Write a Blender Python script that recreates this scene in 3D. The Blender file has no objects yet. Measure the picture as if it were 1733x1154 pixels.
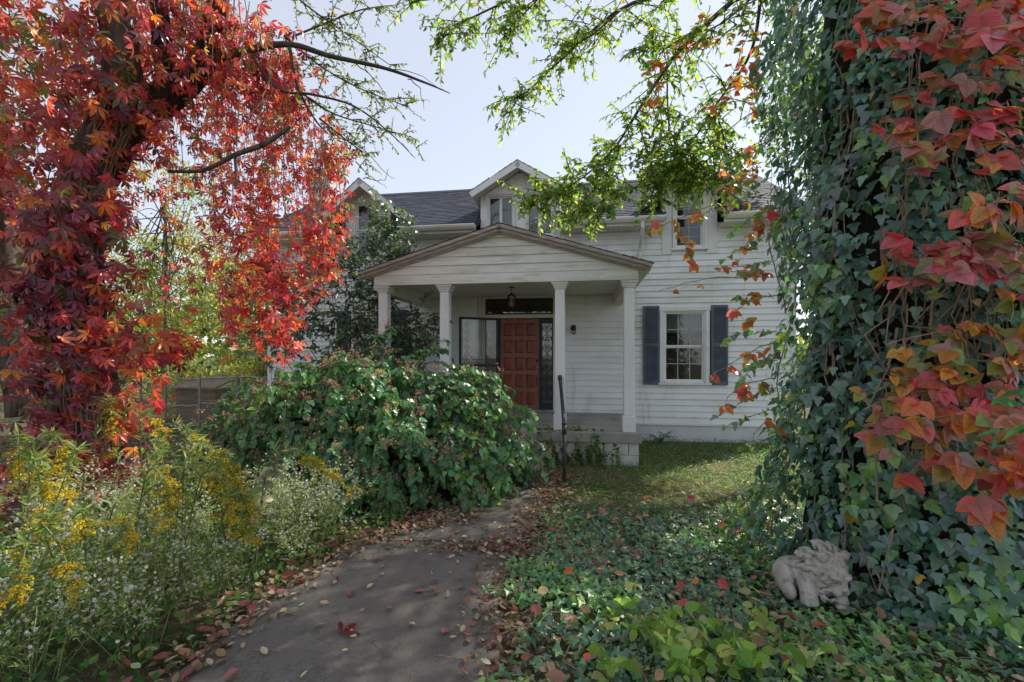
import bpy, bmesh, math, random
import numpy as np
from mathutils import Matrix, Vector
random.seed(7); rng = np.random.default_rng(11)
scene = bpy.context.scene
COL = scene.collection
R = math.radians

# ------------------------------------------------------------------ camera, sky, sun, exposure
FP, CX, HZ, EYE = 770.0, 866.5, 600.0, 1.7          # focal length in photo pixels, centre column, horizon row, eye height
cam_d = bpy.data.cameras.new('camera'); cam = bpy.data.objects.new('camera', cam_d); COL.objects.link(cam)
cam.location = (0, 0, EYE); cam.rotation_euler = (R(90), 0, 0)
cam_d.sensor_width = 36.0; cam_d.lens = 36.0*FP/1733.0; cam_d.shift_y = (HZ-577.0)/1733.0
cam_d.clip_start = 0.05; cam_d.clip_end = 1000
scene.camera = cam

SUN_AZ, SUN_EL = 55.0, 41.0                          # degrees right of the view axis, degrees up
world = bpy.data.worlds.new('World'); scene.world = world; world.use_nodes = True
nt = world.node_tree; nt.nodes.clear()
sky = nt.nodes.new('ShaderNodeTexSky'); sky.sky_type = 'NISHITA'; sky.sun_disc = False
sky.sun_elevation = R(SUN_EL); sky.sun_rotation = R(SUN_AZ)
sky.air_density = 1.0; sky.dust_density = 0.5; sky.ozone_density = 1.5; sky.altitude = 100
bg = nt.nodes.new('ShaderNodeBackground'); bg.inputs['Strength'].default_value = 0.13
wo = nt.nodes.new('ShaderNodeOutputWorld')
hz = nt.nodes.new('ShaderNodeHueSaturation'); hz.inputs['Saturation'].default_value = 0.85   # thin high haze pales the blue
veil = nt.nodes.new('ShaderNodeMix'); veil.data_type = 'RGBA'; veil.inputs[0].default_value = 0.75; veil.inputs[7].default_value = (1.80, 1.82, 1.93, 1)   # even high cloud veil over the whole sky
nt.links.new(sky.outputs[0], hz.inputs['Color']); nt.links.new(hz.outputs[0], veil.inputs[6]); nt.links.new(veil.outputs[2], bg.inputs[0]); nt.links.new(bg.outputs[0], wo.inputs[0])

sun_d = bpy.data.lights.new('sun', 'SUN'); sun = bpy.data.objects.new('sun', sun_d); COL.objects.link(sun)
sun_d.energy = 2.6; sun_d.angle = R(0.55); sun_d.color = (1.0, 0.93, 0.82)
to_sun = Vector((math.sin(R(SUN_AZ))*math.cos(R(SUN_EL)), math.cos(R(SUN_AZ))*math.cos(R(SUN_EL)), math.sin(R(SUN_EL))))
sun.rotation_euler = to_sun.to_track_quat('Z', 'Y').to_euler(); sun.location = (20, 20, 30)

vs = scene.view_settings
vs.view_transform = 'Standard'; vs.look = 'None'; vs.exposure = 1.58; vs.gamma = 1.0; vs.use_curve_mapping = False
scene.cycles.use_denoising = True
scene.cycles.max_bounces = 9; scene.cycles.diffuse_bounces = 6; scene.cycles.glossy_bounces = 3
scene.cycles.transmission_bounces = 5; scene.cycles.transparent_max_bounces = 12
scene.cycles.sample_clamp_indirect = 6.0

# ------------------------------------------------------------------ helpers
def P(u, v, Y):                                       # photo pixel at a chosen distance -> point in the place
    return np.array(((u-CX)/FP*Y, Y, EYE-(v-HZ)/FP*Y))
def gz(x, y):                                         # height of the ground
    return -0.018*np.clip(np.asarray(y, float)-3, 0, 8) + 0.012*np.sin(np.asarray(x)*1.7+1)*np.sin(np.asarray(y)*1.3) - .012
def tag(o, label=None, cat=None, group=None, kind=None):
    if label: o['label'] = label
    if cat: o['category'] = cat
    if group: o['group'] = group
    if kind: o['kind'] = kind
    return o
def empty(name, loc, label, cat, group=None, rz=0):
    o = bpy.data.objects.new(name, None); COL.objects.link(o); o.location = loc; o.rotation_euler = (0, 0, rz)
    o.empty_display_size = .2
    return tag(o, label, cat, group)
def attach(o, p, world_coords=True):
    o.parent = p
    if world_coords: o.matrix_parent_inverse = Matrix.Translation(-Vector(p.location))
def link(name, me, mat, parent=None, wc=True, kind=None):
    o = bpy.data.objects.new(name, me); COL.objects.link(o)
    if mat is not None and not me.materials: me.materials.append(mat)
    if parent is not None: attach(o, parent, wc)
    if kind: o['kind'] = kind
    return o
class MB:
    """collects boxes, prisms and tubes into one mesh"""
    def __init__(s): s.v = []; s.f = []
    def add(s, v, f):
        n = len(s.v); s.v.extend(tuple(map(float, q)) for q in v); s.f.extend(tuple(i+n for i in q) for q in f); return s
    def box(s, x0, x1, y0, y1, z0, z1):
        return s.add([(x0,y0,z0),(x1,y0,z0),(x1,y1,z0),(x0,y1,z0),(x0,y0,z1),(x1,y0,z1),(x1,y1,z1),(x0,y1,z1)],
                     [(0,3,2,1),(4,5,6,7),(0,1,5,4),(1,2,6,5),(2,3,7,6),(3,0,4,7)])
    def prism(s, poly, y0, y1):                       # poly in x,z, extruded along y
        n = len(poly)
        v = [(x, y0, z) for x, z in poly]+[(x, y1, z) for x, z in poly]
        f = [tuple(range(n)), tuple(range(2*n-1, n-1, -1))]+[(i, i+n, (i+1) % n+n, (i+1) % n) for i in range(n)]
        return s.add(v, f)
    def prism_x(s, poly, x0, x1):                     # poly in y,z, extruded along x
        n = len(poly)
        v = [(x0, y, z) for y, z in poly]+[(x1, y, z) for y, z in poly]
        f = [tuple(range(n-1, -1, -1)), tuple(range(n, 2*n))]+[(i, (i+1) % n, (i+1) % n+n, i+n) for i in range(n)]
        return s.add(v, f)
    def tube(s, pts, rad, sides=6, rough=0.0, cap=True):
        v, f = tube_geo(pts, rad, sides, rough, cap); return s.add(v, f)
    def lathe(s, prof, c=(0,0,0), sides=16):          # prof: (radius, z)
        v = []; f = []
        for r, z in prof:
            for k in range(sides):
                a = 2*math.pi*k/sides; v.append((c[0]+r*math.cos(a), c[1]+r*math.sin(a), c[2]+z))
        for i in range(len(prof)-1):
            for k in range(sides):
                k2 = (k+1) % sides; f.append((i*sides+k, i*sides+k2, (i+1)*sides+k2, (i+1)*sides+k))
        f.append(tuple(range(sides-1, -1, -1))); f.append(tuple((len(prof)-1)*sides+k for k in range(sides)))
        return s.add(v, f)
    def mesh(s, name, smooth=False, bevel=0):
        me = bpy.data.meshes.new(name); me.from_pydata(s.v, [], s.f); me.update()
        if bevel:
            bm = bmesh.new(); bm.from_mesh(me)
            bmesh.ops.remove_doubles(bm, verts=bm.verts, dist=1e-5)
            bmesh.ops.bevel(bm, geom=[e for e in bm.edges if len(e.link_faces) == 2 and e.calc_face_angle() > .6], offset=bevel, segments=2, affect='EDGES', profile=.6)
            bm.to_mesh(me); bm.free()
        if smooth:
            me.polygons.foreach_set('use_smooth', np.ones(len(me.polygons), bool))
        return me
    def build(s, name, mat, parent=None, wc=True, smooth=False, bevel=0, kind=None):
        return link(name, s.mesh(name, smooth, bevel), mat, parent, wc, kind)
def tube_geo(pts, rad, sides=6, rough=0.0, cap=True):
    pts = np.asarray(pts, float); n = len(pts)
    rad = np.broadcast_to(np.asarray(rad, float), (n,)) if np.ndim(rad) == 0 or len(np.atleast_1d(rad)) == n else np.interp(np.linspace(0, 1, n), np.linspace(0, 1, len(rad)), rad)
    t = np.gradient(pts, axis=0); t /= np.linalg.norm(t, axis=1)[:, None]+1e-9
    ref = np.array((0, 0, 1.)) if abs(t[0][2]) < .9 else np.array((1., 0, 0))
    a = np.cross(t[0], ref); a /= np.linalg.norm(a)
    v = []
    ang = np.arange(sides)*2*np.pi/sides
    for i in range(n):
        a = a-t[i]*np.dot(a, t[i]); a /= np.linalg.norm(a)+1e-9; b = np.cross(t[i], a)
        rr = rad[i]*(1+rough*(rng.random(sides)-.5)+rough*.8*np.sin(ang*5+i*.15)*.5) if rough else np.full(sides, rad[i])
        v.append(pts[i]+np.cos(ang)[:, None]*a*rr[:, None]+np.sin(ang)[:, None]*b*rr[:, None])
    v = np.concatenate(v); f = []
    for i in range(n-1):
        for k in range(sides):
            k2 = (k+1) % sides; f.append((i*sides+k, i*sides+k2, (i+1)*sides+k2, (i+1)*sides+k))
    if cap: f.append(tuple(range(sides-1, -1, -1))); f.append(tuple((n-1)*sides+k for k in range(sides)))
    return v.tolist(), f
def smooth_path(pts, n):                              # Catmull-Rom through the points
    p = np.asarray(pts, float); p = np.vstack([2*p[0]-p[1], p, 2*p[-1]-p[-2]]); out = []
    m = len(p)-3
    for s in np.linspace(0, m-1e-6, n):
        i = int(s); t = s-i; a, b, c, d = p[i:i+4]
        out.append(.5*((2*b)+(-a+c)*t+(2*a-5*b+4*c-d)*t*t+(-a+3*b-3*c+d)*t**3))
    return np.array(out)
def unit(a): return a/(np.linalg.norm(a, axis=-1, keepdims=True)+1e-9)

# ------------------------------------------------------------------ materials
def newmat(name):
    m = bpy.data.materials.new(name); m.use_nodes = True; t = m.node_tree; t.nodes.clear()
    return m, t, t.nodes.new('ShaderNodeOutputMaterial')
def N(t, typ, **kw):
    n = t.nodes.new(typ)
    for k, v in kw.items():
        if k in n.inputs: n.inputs[k].default_value = v
        else: setattr(n, k, v)
    return n
def ramp(t, fac, stops):
    r = t.nodes.new('ShaderNodeValToRGB'); t.links.new(fac, r.inputs[0])
    e = r.color_ramp.elements
    while len(e) < len(stops): e.new(.5)
    for q, (p, c) in zip(e, stops): q.position = p; q.color = (*c, 1) if len(c) == 3 else c
    return r.outputs[0]
def noise(t, scale, detail=4, rough=.6, stretch=(1,1,1), coord='Object', rot=(0,0,0)):
    tc = t.nodes.new('ShaderNodeTexCoord'); mp = t.nodes.new('ShaderNodeMapping'); mp.inputs['Scale'].default_value = stretch; mp.inputs['Rotation'].default_value = rot
    t.links.new(tc.outputs[coord], mp.inputs[0]); n = N(t, 'ShaderNodeTexNoise', Scale=scale, Detail=detail, Roughness=rough)
    t.links.new(mp.outputs[0], n.inputs[0]); return n.outputs[0]
def mixc(t, fac, a, b, blend='MIX'):
    m = t.nodes.new('ShaderNodeMix'); m.data_type = 'RGBA'; m.blend_type = blend
    for s, k in ((fac, 0), (a, 6), (b, 7)):
        if isinstance(s, (int, float)): m.inputs[k].default_value = s
        elif isinstance(s, tuple): m.inputs[k].default_value = (*s, 1)
        else: t.links.new(s, m.inputs[k])
    return m.outputs[2]
def bump(t, h, strength=.3, dist=.02):
    b = N(t, 'ShaderNodeBump', Strength=strength, Distance=dist); t.links.new(h, b.inputs['Height']); return b.outputs[0]
def surf(name, c1, c2, scale=6, rough=.7, stretch=(1,1,1), bmp=.2, bdist=.01, stops=(.35,.65), spec=.3, extra=None, metal=0):
    """two colours mixed by noise, fine relief; extra = list of (colour, scale, lo, hi, stretch) stains laid over"""
    m, t, out = newmat(name)
    c = ramp(t, noise(t, scale, 6, .65, stretch), [(stops[0], c1), (stops[1], c2)])
    for (col, sc, lo, hi, st) in (extra or []):
        f = ramp(t, noise(t, sc, 8, .7, st), [(lo, (0,0,0)), (hi, (1,1,1))]); c = mixc(t, f, c, col)
    p = N(t, 'ShaderNodeBsdfPrincipled', Roughness=rough, Metallic=metal); p.inputs['Specular IOR Level'].default_value = spec
    t.links.new(c, p.inputs['Base Color'])
    if bmp: t.links.new(bump(t, noise(t, scale*5, 6, .7, stretch), bmp, bdist), p.inputs['Normal'])
    t.links.new(p.outputs[0], out.inputs[0]); return m
def leafmat(name, src='attr', trans=.4, rough=.45, spec=.35, veins=0.0, gain=1.6, var=.25, core=0.0, coat=0.0):
    m, t, out = newmat(name)
    if src == 'attr': c = N(t, 'ShaderNodeAttribute', attribute_name='Col').outputs['Color']
    else: c = t.nodes.new('ShaderNodeObjectInfo').outputs['Color']
    f = noise(t, 9 if src == 'attr' else 7, 3, .6, (1,1,1), 'UV' if veins else 'Object')
    c = mixc(t, var, c, mixc(t, 1.0, c, ramp(t, f, [(.3, (.35,.35,.35)), (.7, (1.6,1.6,1.6))]), 'MULTIPLY'))
    if veins:
        tc = t.nodes.new('ShaderNodeTexCoord'); sp = t.nodes.new('ShaderNodeSeparateXYZ'); t.links.new(tc.outputs['UV'], sp.inputs[0])
        ax = N(t, 'ShaderNodeMath', operation='ABSOLUTE'); t.links.new(sp.outputs[0], ax.inputs[0])
        mu = N(t, 'ShaderNodeMath', operation='MULTIPLY_ADD'); t.links.new(ax.outputs[0], mu.inputs[0]); mu.inputs[1].default_value = -.9; t.links.new(sp.outputs[1], mu.inputs[2])
        si = N(t, 'ShaderNodeMath', operation='MULTIPLY'); t.links.new(mu.outputs[0], si.inputs[0]); si.inputs[1].default_value = 44
        s2 = N(t, 'ShaderNodeMath', operation='SINE'); t.links.new(si.outputs[0], s2.inputs[0])
        v1 = ramp(t, s2.outputs[0], [(.55, (0,0,0)), (1.0, (1,1,1))])
        v2 = ramp(t, ax.outputs[0], [(.008, (1,1,1)), (.03, (0,0,0))])
        if core:                                      # greener along the midrib, turned at the rim; brown spots
            cf = ramp(t, noise(t, 3.2, 4, .7, (1,1,1), 'UV'), [(.42, (0,0,0)), (.62, (1,1,1))]); rim = ramp(t, ax.outputs[0], [(.03, (1,1,1)), (.24, (0,0,0))])
            k_ = N(t, 'ShaderNodeMath', operation='MULTIPLY'); t.links.new(cf, k_.inputs[0]); t.links.new(rim, k_.inputs[1]); k2 = N(t, 'ShaderNodeMath', operation='MULTIPLY'); t.links.new(k_.outputs[0], k2.inputs[0]); k2.inputs[1].default_value = core
            c = mixc(t, k2.outputs[0], c, (.17,.17,.05))
            c = mixc(t, ramp(t, noise(t, 8, 3, .6, (1,1,1), 'Object'), [(.66, (0,0,0)), (.72, (.45,.45,.45))]), c, (.16,.08,.05))
        vv = mixc(t, 1.0, v1, v2, 'LIGHTEN')
        dk = mixc(t, 1.0, c, (.45,.5,.35), 'MULTIPLY')
        mf = N(t, 'ShaderNodeMath', operation='MULTIPLY'); t.links.new(vv, mf.inputs[0]); mf.inputs[1].default_value = veins
        c = mixc(t, mf.outputs[0], c, dk)
    p = N(t, 'ShaderNodeBsdfPrincipled', Roughness=rough); p.inputs['Specular IOR Level'].default_value = spec
    p.inputs['Coat Weight'].default_value = coat; p.inputs['Coat Roughness'].default_value = .35
    t.links.new(c, p.inputs['Base Color'])
    tr = t.nodes.new('ShaderNodeBsdfTranslucent')
    t.links.new(mixc(t, 1.0, c, (gain, gain*.98, gain*.6), 'MULTIPLY'), tr.inputs[0])
    mx = N(t, 'ShaderNodeMixShader'); mx.inputs[0].default_value = trans
    t.links.new(p.outputs[0], mx.inputs[1]); t.links.new(tr.outputs[0], mx.inputs[2]); t.links.new(mx.outputs[0], out.inputs[0])
    return m
def glassmat(name, tint=(.6,.66,.68), base=.06):
    m, t, out = newmat(name)
    tr = N(t, 'ShaderNodeBsdfTransparent'); tr.inputs[0].default_value = (*tint, 1)
    gl = N(t, 'ShaderNodeBsdfGlossy', Roughness=.03); gl.inputs[0].default_value = (.9,.92,.95,1)
    fr = N(t, 'ShaderNodeFresnel', IOR=1.5); ad = N(t, 'ShaderNodeMath', operation='ADD'); t.links.new(fr.outputs[0], ad.inputs[0]); ad.inputs[1].default_value = base
    t.links.new(bump(t, noise(t, 2.2, 2), .08, .02), gl.inputs['Normal'])
    mx = t.nodes.new('ShaderNodeMixShader'); t.links.new(ad.outputs[0], mx.inputs[0]); t.links.new(tr.outputs[0], mx.inputs[1]); t.links.new(gl.outputs[0], mx.inputs[2])
    t.links.new(mx.outputs[0], out.inputs[0]); return m

M = {}
M['siding'] = surf('siding_paint', (.76,.78,.78), (.84,.85,.86), 1.6, .6, (.4,1,3), .12, .004, extra=[((.56,.57,.48), 1.1, .50, .75, (.5,1,1.3)), ((.42,.42,.36), 2.2, .56, .78, (1.6,1,.25)), ((.34,.34,.30), 5, .62, .82, (.5,1,2)), ((.12,.11,.09), 26, .70, .76, (1,1,1))])
M['pediment'] = surf('pediment_paint', (.70,.69,.66), (.79,.78,.75), 1.6, .6, (.4,1,3), .12, .004, extra=[((.42,.46,.33), 1.8, .46, .66, (.35,1,2.4)), ((.30,.33,.22), 5, .54, .74, (.3,1,2.4)), ((.24,.23,.19), 9, .62, .80, (.4,1,2))])
M['trim'] = surf('trim_paint', (.70,.71,.70), (.80,.80,.78), 3, .5, (1,1,1), .1, .003, extra=[((.40,.40,.33), 2.5, .60, .82, (1,1,.5))])
M['cream'] = surf('cream_panel', (.62,.60,.50), (.72,.69,.58), 1.5, .6, bmp=.05, bdist=.003, extra=[((.40,.38,.30), 1.5, .6, .85, (1,1,1))])
M['column'] = surf('peeling_column_paint', (.70,.72,.73), (.80,.80,.80), 3, .55, (1,1,.4), .15, .004, extra=[((.42,.45,.36), 2.2, .55, .8, (1,1,.35)), ((.16,.14,.12), 17, .655, .69, (1.2,1.2,.32))])
M['weathered'] = surf('weathered_rake_wood', (.25,.21,.185), (.48,.44,.41), 7, .85, (.45,3,6), .5, .01, (.3,.7), extra=[((.62,.60,.56), 5, .55, .68, (.35,2,6)), ((.08,.06,.05), 9, .62, .8, (.4,2,8))])
M['shingle'] = None
M['muntin'] = surf('glass_dimmed_muntin', (.36,.36,.35), (.46,.46,.45), 6, .6, bmp=0)  # greyer than the trim: dimming behind storm glass put into the colour
M['ceiling'] = surf('porch_ceiling_paint', (.60,.58,.52), (.70,.68,.62), 2, .6, (.4,1,1), .08, .003)
M['gutter'] = surf('gutter_metal', (.66,.66,.58), (.74,.74,.68), 2, .4, (.3,1,1), .05, .003, extra=[((.36,.37,.28), 2.2, .55, .8, (.6,1,1))])
M['shutter'] = surf('shutter_grey', (.085,.10,.135), (.12,.14,.18), 5, .6, bmp=.1, bdist=.003)
M['door'] = surf('door_red_wood', (.17,.040,.024), (.32,.085,.048), 7, .42, (3,3,.5), .12, .003, (.3,.7), extra=[((.36,.17,.12), 6, .60, .85, (3,3,.6))])
M['doorrail'] = surf('door_rail_wood', (.21,.080,.055), (.34,.16,.12), 7, .5, (3,3,.6), .12, .003, (.3,.7), extra=[((.40,.26,.21), 5, .55, .8, (2,2,1))])
M['iron'] = surf('black_iron', (.018,.018,.022), (.035,.035,.04), 20, .5, bmp=.1, bdist=.002, spec=.4)
M['railmetal'] = surf('painted_rail', (.025,.028,.032), (.055,.058,.06), 14, .5, bmp=.25, bdist=.003, spec=.4, extra=[((.16,.15,.13), 12, .55, .8, (1,1,.6))])
M['brass'] = surf('aged_brass', (.45,.30,.10), (.60,.42,.16), 20, .35, bmp=0, metal=.9)
M['lampmetal'] = surf('lantern_metal', (.05,.035,.025), (.09,.06,.04), 20, .5, bmp=.1, bdist=.002, metal=.5)
M['glass'] = glassmat('window_glass')
M['stormglass'] = glassmat('storm_door_glass', (.82,.87,.86), .05)
M['lampglass'] = glassmat('lantern_glass', (.75,.7,.6), .05)
M['dark'] = surf('dark_interior', (.05,.045,.04), (.09,.08,.07), 2, .9, bmp=0)
M['curtain'] = surf('curtain_cloth', (.50,.47,.42), (.62,.59,.53), 3, .9, (6,1,.2), .1, .004)
M['redcurtain'] = surf('rust_curtain', (.38,.16,.12), (.52,.26,.20), 12, .9, (1,1,1), .1, .004)
M['concrete'] = surf('porch_concrete', (.27,.26,.235), (.40,.385,.35), 2.2, .85, bmp=.35, bdist=.006, extra=[((.16,.16,.12), 3, .52, .75, (1,1,.6)), ((.10,.10,.09), 30, .62, .7, (1,1,1))])
M['block'] = surf('concrete_block', (.48,.47,.44), (.62,.61,.58), 4, .85, bmp=.4, bdist=.006, extra=[((.24,.24,.17), 2.4, .5, .75, (1,1,.35))])
M['found'] = surf('foundation_paint', (.56,.57,.58), (.68,.69,.69), 2.5, .8, bmp=.3, bdist=.006, extra=[((.34,.34,.27), 2, .55, .8, (1,1,.6))])
M['stone'] = surf('cast_stone', (.34,.31,.27), (.47,.43,.38), 9, .85, bmp=.6, bdist=.006, extra=[((.17,.165,.13), 16, .50, .66, (1,1,1)), ((.50,.48,.45), 38, .58, .68, (1,1,1)), ((.11,.11,.09), 50, .60, .68, (1,1,1))])
M['bark'] = surf('rough_bark', (.075,.06,.05), (.27,.225,.185), 9, .9, (2.2,2.2,.45), 1.0, .05, (.35,.7))
M['darkbark'] = surf('dark_bark', (.022,.018,.016), (.075,.06,.05), 9, .9, (2,2,.5), 1.0, .04, (.35,.7))
M['vinestem'] = surf('vine_stem', (.17,.125,.085), (.30,.23,.165), 12, .8, (2,2,.5), .4, .006)
M['twig'] = surf('twig_bark', (.05,.04,.033), (.10,.085,.07), 12, .85, bmp=.3, bdist=.004)
M['greenstem'] = surf('green_stem', (.10,.13,.05), (.19,.20,.09), 8, .7, bmp=0)
M['pinkstem'] = surf('reddish_stem', (.16,.075,.05), (.24,.13,.085), 8, .7, bmp=0)
M['galv'] = surf('galvanised_steel', (.20,.20,.19), (.32,.31,.29), 8, .5, bmp=.1, bdist=.002, metal=.4)
M['crate'] = surf('brown_planks', (.17,.12,.075), (.27,.20,.13), 5, .8, (.5,1,3), .3, .005)
M['brick'] = surf('chimney_brick', (.36,.33,.30), (.50,.47,.43), 6, .85, bmp=.3, bdist=.01)
for k, kw in dict(leaf=dict(trans=.52, gain=2.0), ivy=dict(trans=.32, rough=.45, spec=1.0, coat=.8, gain=1.9, veins=.28), creeper=dict(trans=.45, rough=.33, spec=.55, gain=1.9, veins=.3),
                  poison=dict(trans=.46, rough=.36, spec=.5, gain=1.6, veins=.40, core=.5), knot=dict(coat=.6, trans=.44, rough=.42, spec=.4, gain=1.8, veins=.3),
                  tree=dict(trans=.55, rough=.5, spec=.3, gain=2.2), dry=dict(trans=.15, rough=.75, spec=.15, gain=1.2, veins=.35), flower=dict(trans=.3, rough=.7, spec=.1, gain=1.1, var=.08)).items():
    M[k] = leafmat(k+'_leaf', 'attr', **kw); M[k+'_o'] = leafmat(k+'_single_leaf', 'obj', **kw)
# roof shingles, colour per tab
m, t, out = newmat('roof_shingle')
at = N(t, 'ShaderNodeAttribute', attribute_name='Col').outputs['Color']
c = mixc(t, .5, at, mixc(t, 1.0, at, ramp(t, noise(t, 60, 4, .7), [(.3, (.5,.5,.5)), (.7, (1.5,1.5,1.5))]), 'MULTIPLY'))
p = N(t, 'ShaderNodeBsdfPrincipled', Roughness=.75); p.inputs['Specular IOR Level'].default_value = .35
t.links.new(c, p.inputs['Base Color']); t.links.new(bump(t, noise(t, 200, 3), .5, .004), p.inputs['Normal']); t.links.new(p.outputs[0], out.inputs[0]); M['shingle'] = m
# walkway: dark old asphalt-like concrete with pits, cracks and lighter worn patches
m, t, out = newmat('walkway_surface')
c = ramp(t, noise(t, 1.1, 8, .6), [(.3, (.115,.100,.086)), (.7, (.19,.170,.148))])
c = mixc(t, ramp(t, noise(t, 2.6, 8, .7), [(.56, (0,0,0)), (.72, (1,1,1))]), c, (.06,.057,.054))
c = mixc(t, ramp(t, noise(t, .8, 9, .62, (1,1,1), 'Object', (0,0,.6)), [(.4955, (0,0,0)), (.4985, (.7,.7,.7)), (.5015, (0,0,0))]), c, (.02,.018,.016))
c = mixc(t, ramp(t, noise(t, .55, 9, .72, (1,1,1), 'Object', (0,0,1.9)), [(.50, (0,0,0)), (.62, (.6,.6,.6))]), c, (.24,.225,.20))
c = mixc(t, ramp(t, noise(t, 170, 3, .6), [(.58, (0,0,0)), (.72, (1,1,1))]), c, (.26,.25,.235))
c = mixc(t, ramp(t, noise(t, 120, 3, .6, (1,1,1), 'Object', (.3,0,.4)), [(.60, (0,0,0)), (.72, (1,1,1))]), c, (.03,.03,.03))
p = N(t, 'ShaderNodeBsdfPrincipled', Roughness=.88); p.inputs['Specular IOR Level'].default_value = .25
t.links.new(c, p.inputs['Base Color']); t.links.new(bump(t, noise(t, 70, 8, .8), .8, .012), p.inputs['Normal']); t.links.new(p.outputs[0], out.inputs[0]); M['walk'] = m
# ground: soil, dry straw, moss
m, t, out = newmat('yard_soil')
c = ramp(t, noise(t, 9, 8, .7), [(.3, (.055,.042,.028)), (.52, (.12,.095,.062)), (.72, (.20,.165,.11))])
c = mixc(t, ramp(t, noise(t, .9, 6, .65), [(.45, (0,0,0)), (.6, (1,1,1))]), c, (.05,.075,.03))
c = mixc(t, ramp(t, noise(t, 55, 4, .7), [(.57, (0,0,0)), (.68, (1,1,1))]), c, (.27,.225,.15))
p = N(t, 'ShaderNodeBsdfPrincipled', Roughness=.95); p.inputs['Specular IOR Level'].default_value = .1
t.links.new(c, p.inputs['Base Color']); t.links.new(bump(t, noise(t, 30, 6, .75), .8, .03), p.inputs['Normal']); t.links.new(p.outputs[0], out.inputs[0]); M['soil'] = m

# ------------------------------------------------------------------ leaf shapes (tip along +y, upper face +z)
def outline_leaf(pts, fold=.18, droop=.12):
    """right-hand outline (x>=0) from base to tip -> folded two-sided leaf with a midrib"""
    pts = np.array(pts, float); n = len(pts); v = []; f = []
    ys = pts[:, 1]
    for x, y in pts: v.append((0, y, -droop*max(y, 0)**2))
    for x, y in pts: v.append((x, y, fold*x-droop*max(y, 0)**2))
    for x, y in pts: v.append((-x, y, fold*x-droop*max(y, 0)**2))
    for i in range(n-1):
        a, b, c, d = i, n+i, n+i+1, i+1
        if pts[i][0] > 1e-6: f.append((a, b, c))
        if pts[i+1][0] > 1e-6: f.append((a, c, d))
        b, c = 2*n+i, 2*n+i+1
        if pts[i][0] > 1e-6: f.append((a, c, b))
        if pts[i+1][0] > 1e-6: f.append((a, d, c))
    return clean(v, f)
def clean(v, f):
    f = [q for q in f if len({tuple(np.round(v[i], 6)) for i in q}) == 3]
    used = sorted({i for q in f for i in q}); mp = {o: i for i, o in enumerate(used)}
    v = np.array([v[i] for i in used]); return v, np.array([[mp[i] for i in q] for q in f], int), v[:, :2].copy()
def merge_leaves(parts):
    V, F, U, n = [], [], [], 0
    for (v, f, u), ang, sc, tilt in parts:
        c, s = math.cos(ang), math.sin(ang); ct, st = math.cos(tilt), math.sin(tilt)
        w = v*sc; w = np.stack([w[:, 0], w[:, 1]*ct+w[:, 2]*st, -w[:, 1]*st+w[:, 2]*ct], 1)
        w = np.stack([c*w[:, 0]-s*w[:, 1], s*w[:, 0]+c*w[:, 1], w[:, 2]], 1)
        V.append(w); F.append(f+n); U.append(u); n += len(v)
    return np.concatenate(V), np.concatenate(F), np.concatenate(U)
L_heart = outline_leaf([(0,0), (.22,-.05), (.40,.14), (.40,.42), (.22,.78), (0,1.0)], .25, .22)
L_round = outline_leaf([(0,0), (.24,.06), (.37,.30), (.33,.60), (.15,.88), (0,1.0)], .22, .18)
L_elm = outline_leaf([(0,0), (.22,.28), (.20,.62), (0,1.0)], .25, .15)
L_lance = outline_leaf([(0,0), (.085,.3), (.07,.65), (0,1.0)], .3, .25)
L_holly = outline_leaf([(0,0), (.19,.3), (.17,.65), (0,1.0)], .3, .15)
L_ivy = outline_leaf([(0,.04), (.12,-.10), (.34,-.06), (.52,.20), (.29,.34), (.24,.62), (0,1.0)], .16, .12)
_lf = outline_leaf([(0,0), (.150,.46), (.125,.76), (0,1.0)], .3, .25)
L_creep = merge_leaves([(_lf, 0, 1.0, .15), (_lf, .80, .95, .22), (_lf, -.80, .92, .28), (_lf, 1.7, .72, .3), (_lf, -1.65, .75, .2)])
L_pois = outline_leaf([(0,0), (.20,-.03), (.38,.16), (.36,.38), (.33,.46), (.24,.68), (.10,.88), (0,1.0)], .12, .16)
L_tri = merge_leaves([(L_heart, 0, 1.0, .2), (L_heart, 1.25, .85, .3), (L_heart, -1.25, .85, .3)])
L_fallen = outline_leaf([(0,0), (.22,.2), (.30,.5), (.16,.82), (0,1.0)], .45, -.25)
L_blade = outline_leaf([(0,0), (.026,.30), (0,1.0)], .5, .5)
L_card = outline_leaf([(0,0), (.24,.45), (0,1.0)], .3, .15)
L_small = outline_leaf([(0,0), (.36,.45), (0,1.0)], .22, .18)
L_ivyg = outline_leaf([(0,.02), (.34,-.08), (.50,.22), (.25,.42), (0,1.0)], .16, .12)
def daisy():
    v = [(0,0,.25)]; f = []
    for k in range(9):
        a = 2*math.pi*k/9; r = .5; w = .24
        v += [(.12*math.cos(a), .12*math.sin(a), .1), (r*math.cos(a-w), r*math.sin(a-w), .02), (r*math.cos(a+w), r*math.sin(a+w), .02)]
        f.append((1+3*k, 2+3*k, 3+3*k))
    return np.array(v), np.array(f), np.array(v)[:, :2]
L_daisy = daisy()
L_disc = (np.array([(.14*math.cos(a), .14*math.sin(a), .08) for a in np.arange(6)*math.pi/3]+[(0,0,.2)]), np.array([(i, (i+1) % 6, 6) for i in range(6)]), np.zeros((7,2)))
L_floret = (np.array([(0,0,0), (.5,.1,.2), (.1,.5,-.1), (-.4,.2,.2), (.1,-.4,.3), (0,.1,.6)]), np.array([(0,1,2), (0,3,4), (5,1,4), (5,2,3)]), np.zeros((6,2)))

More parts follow.
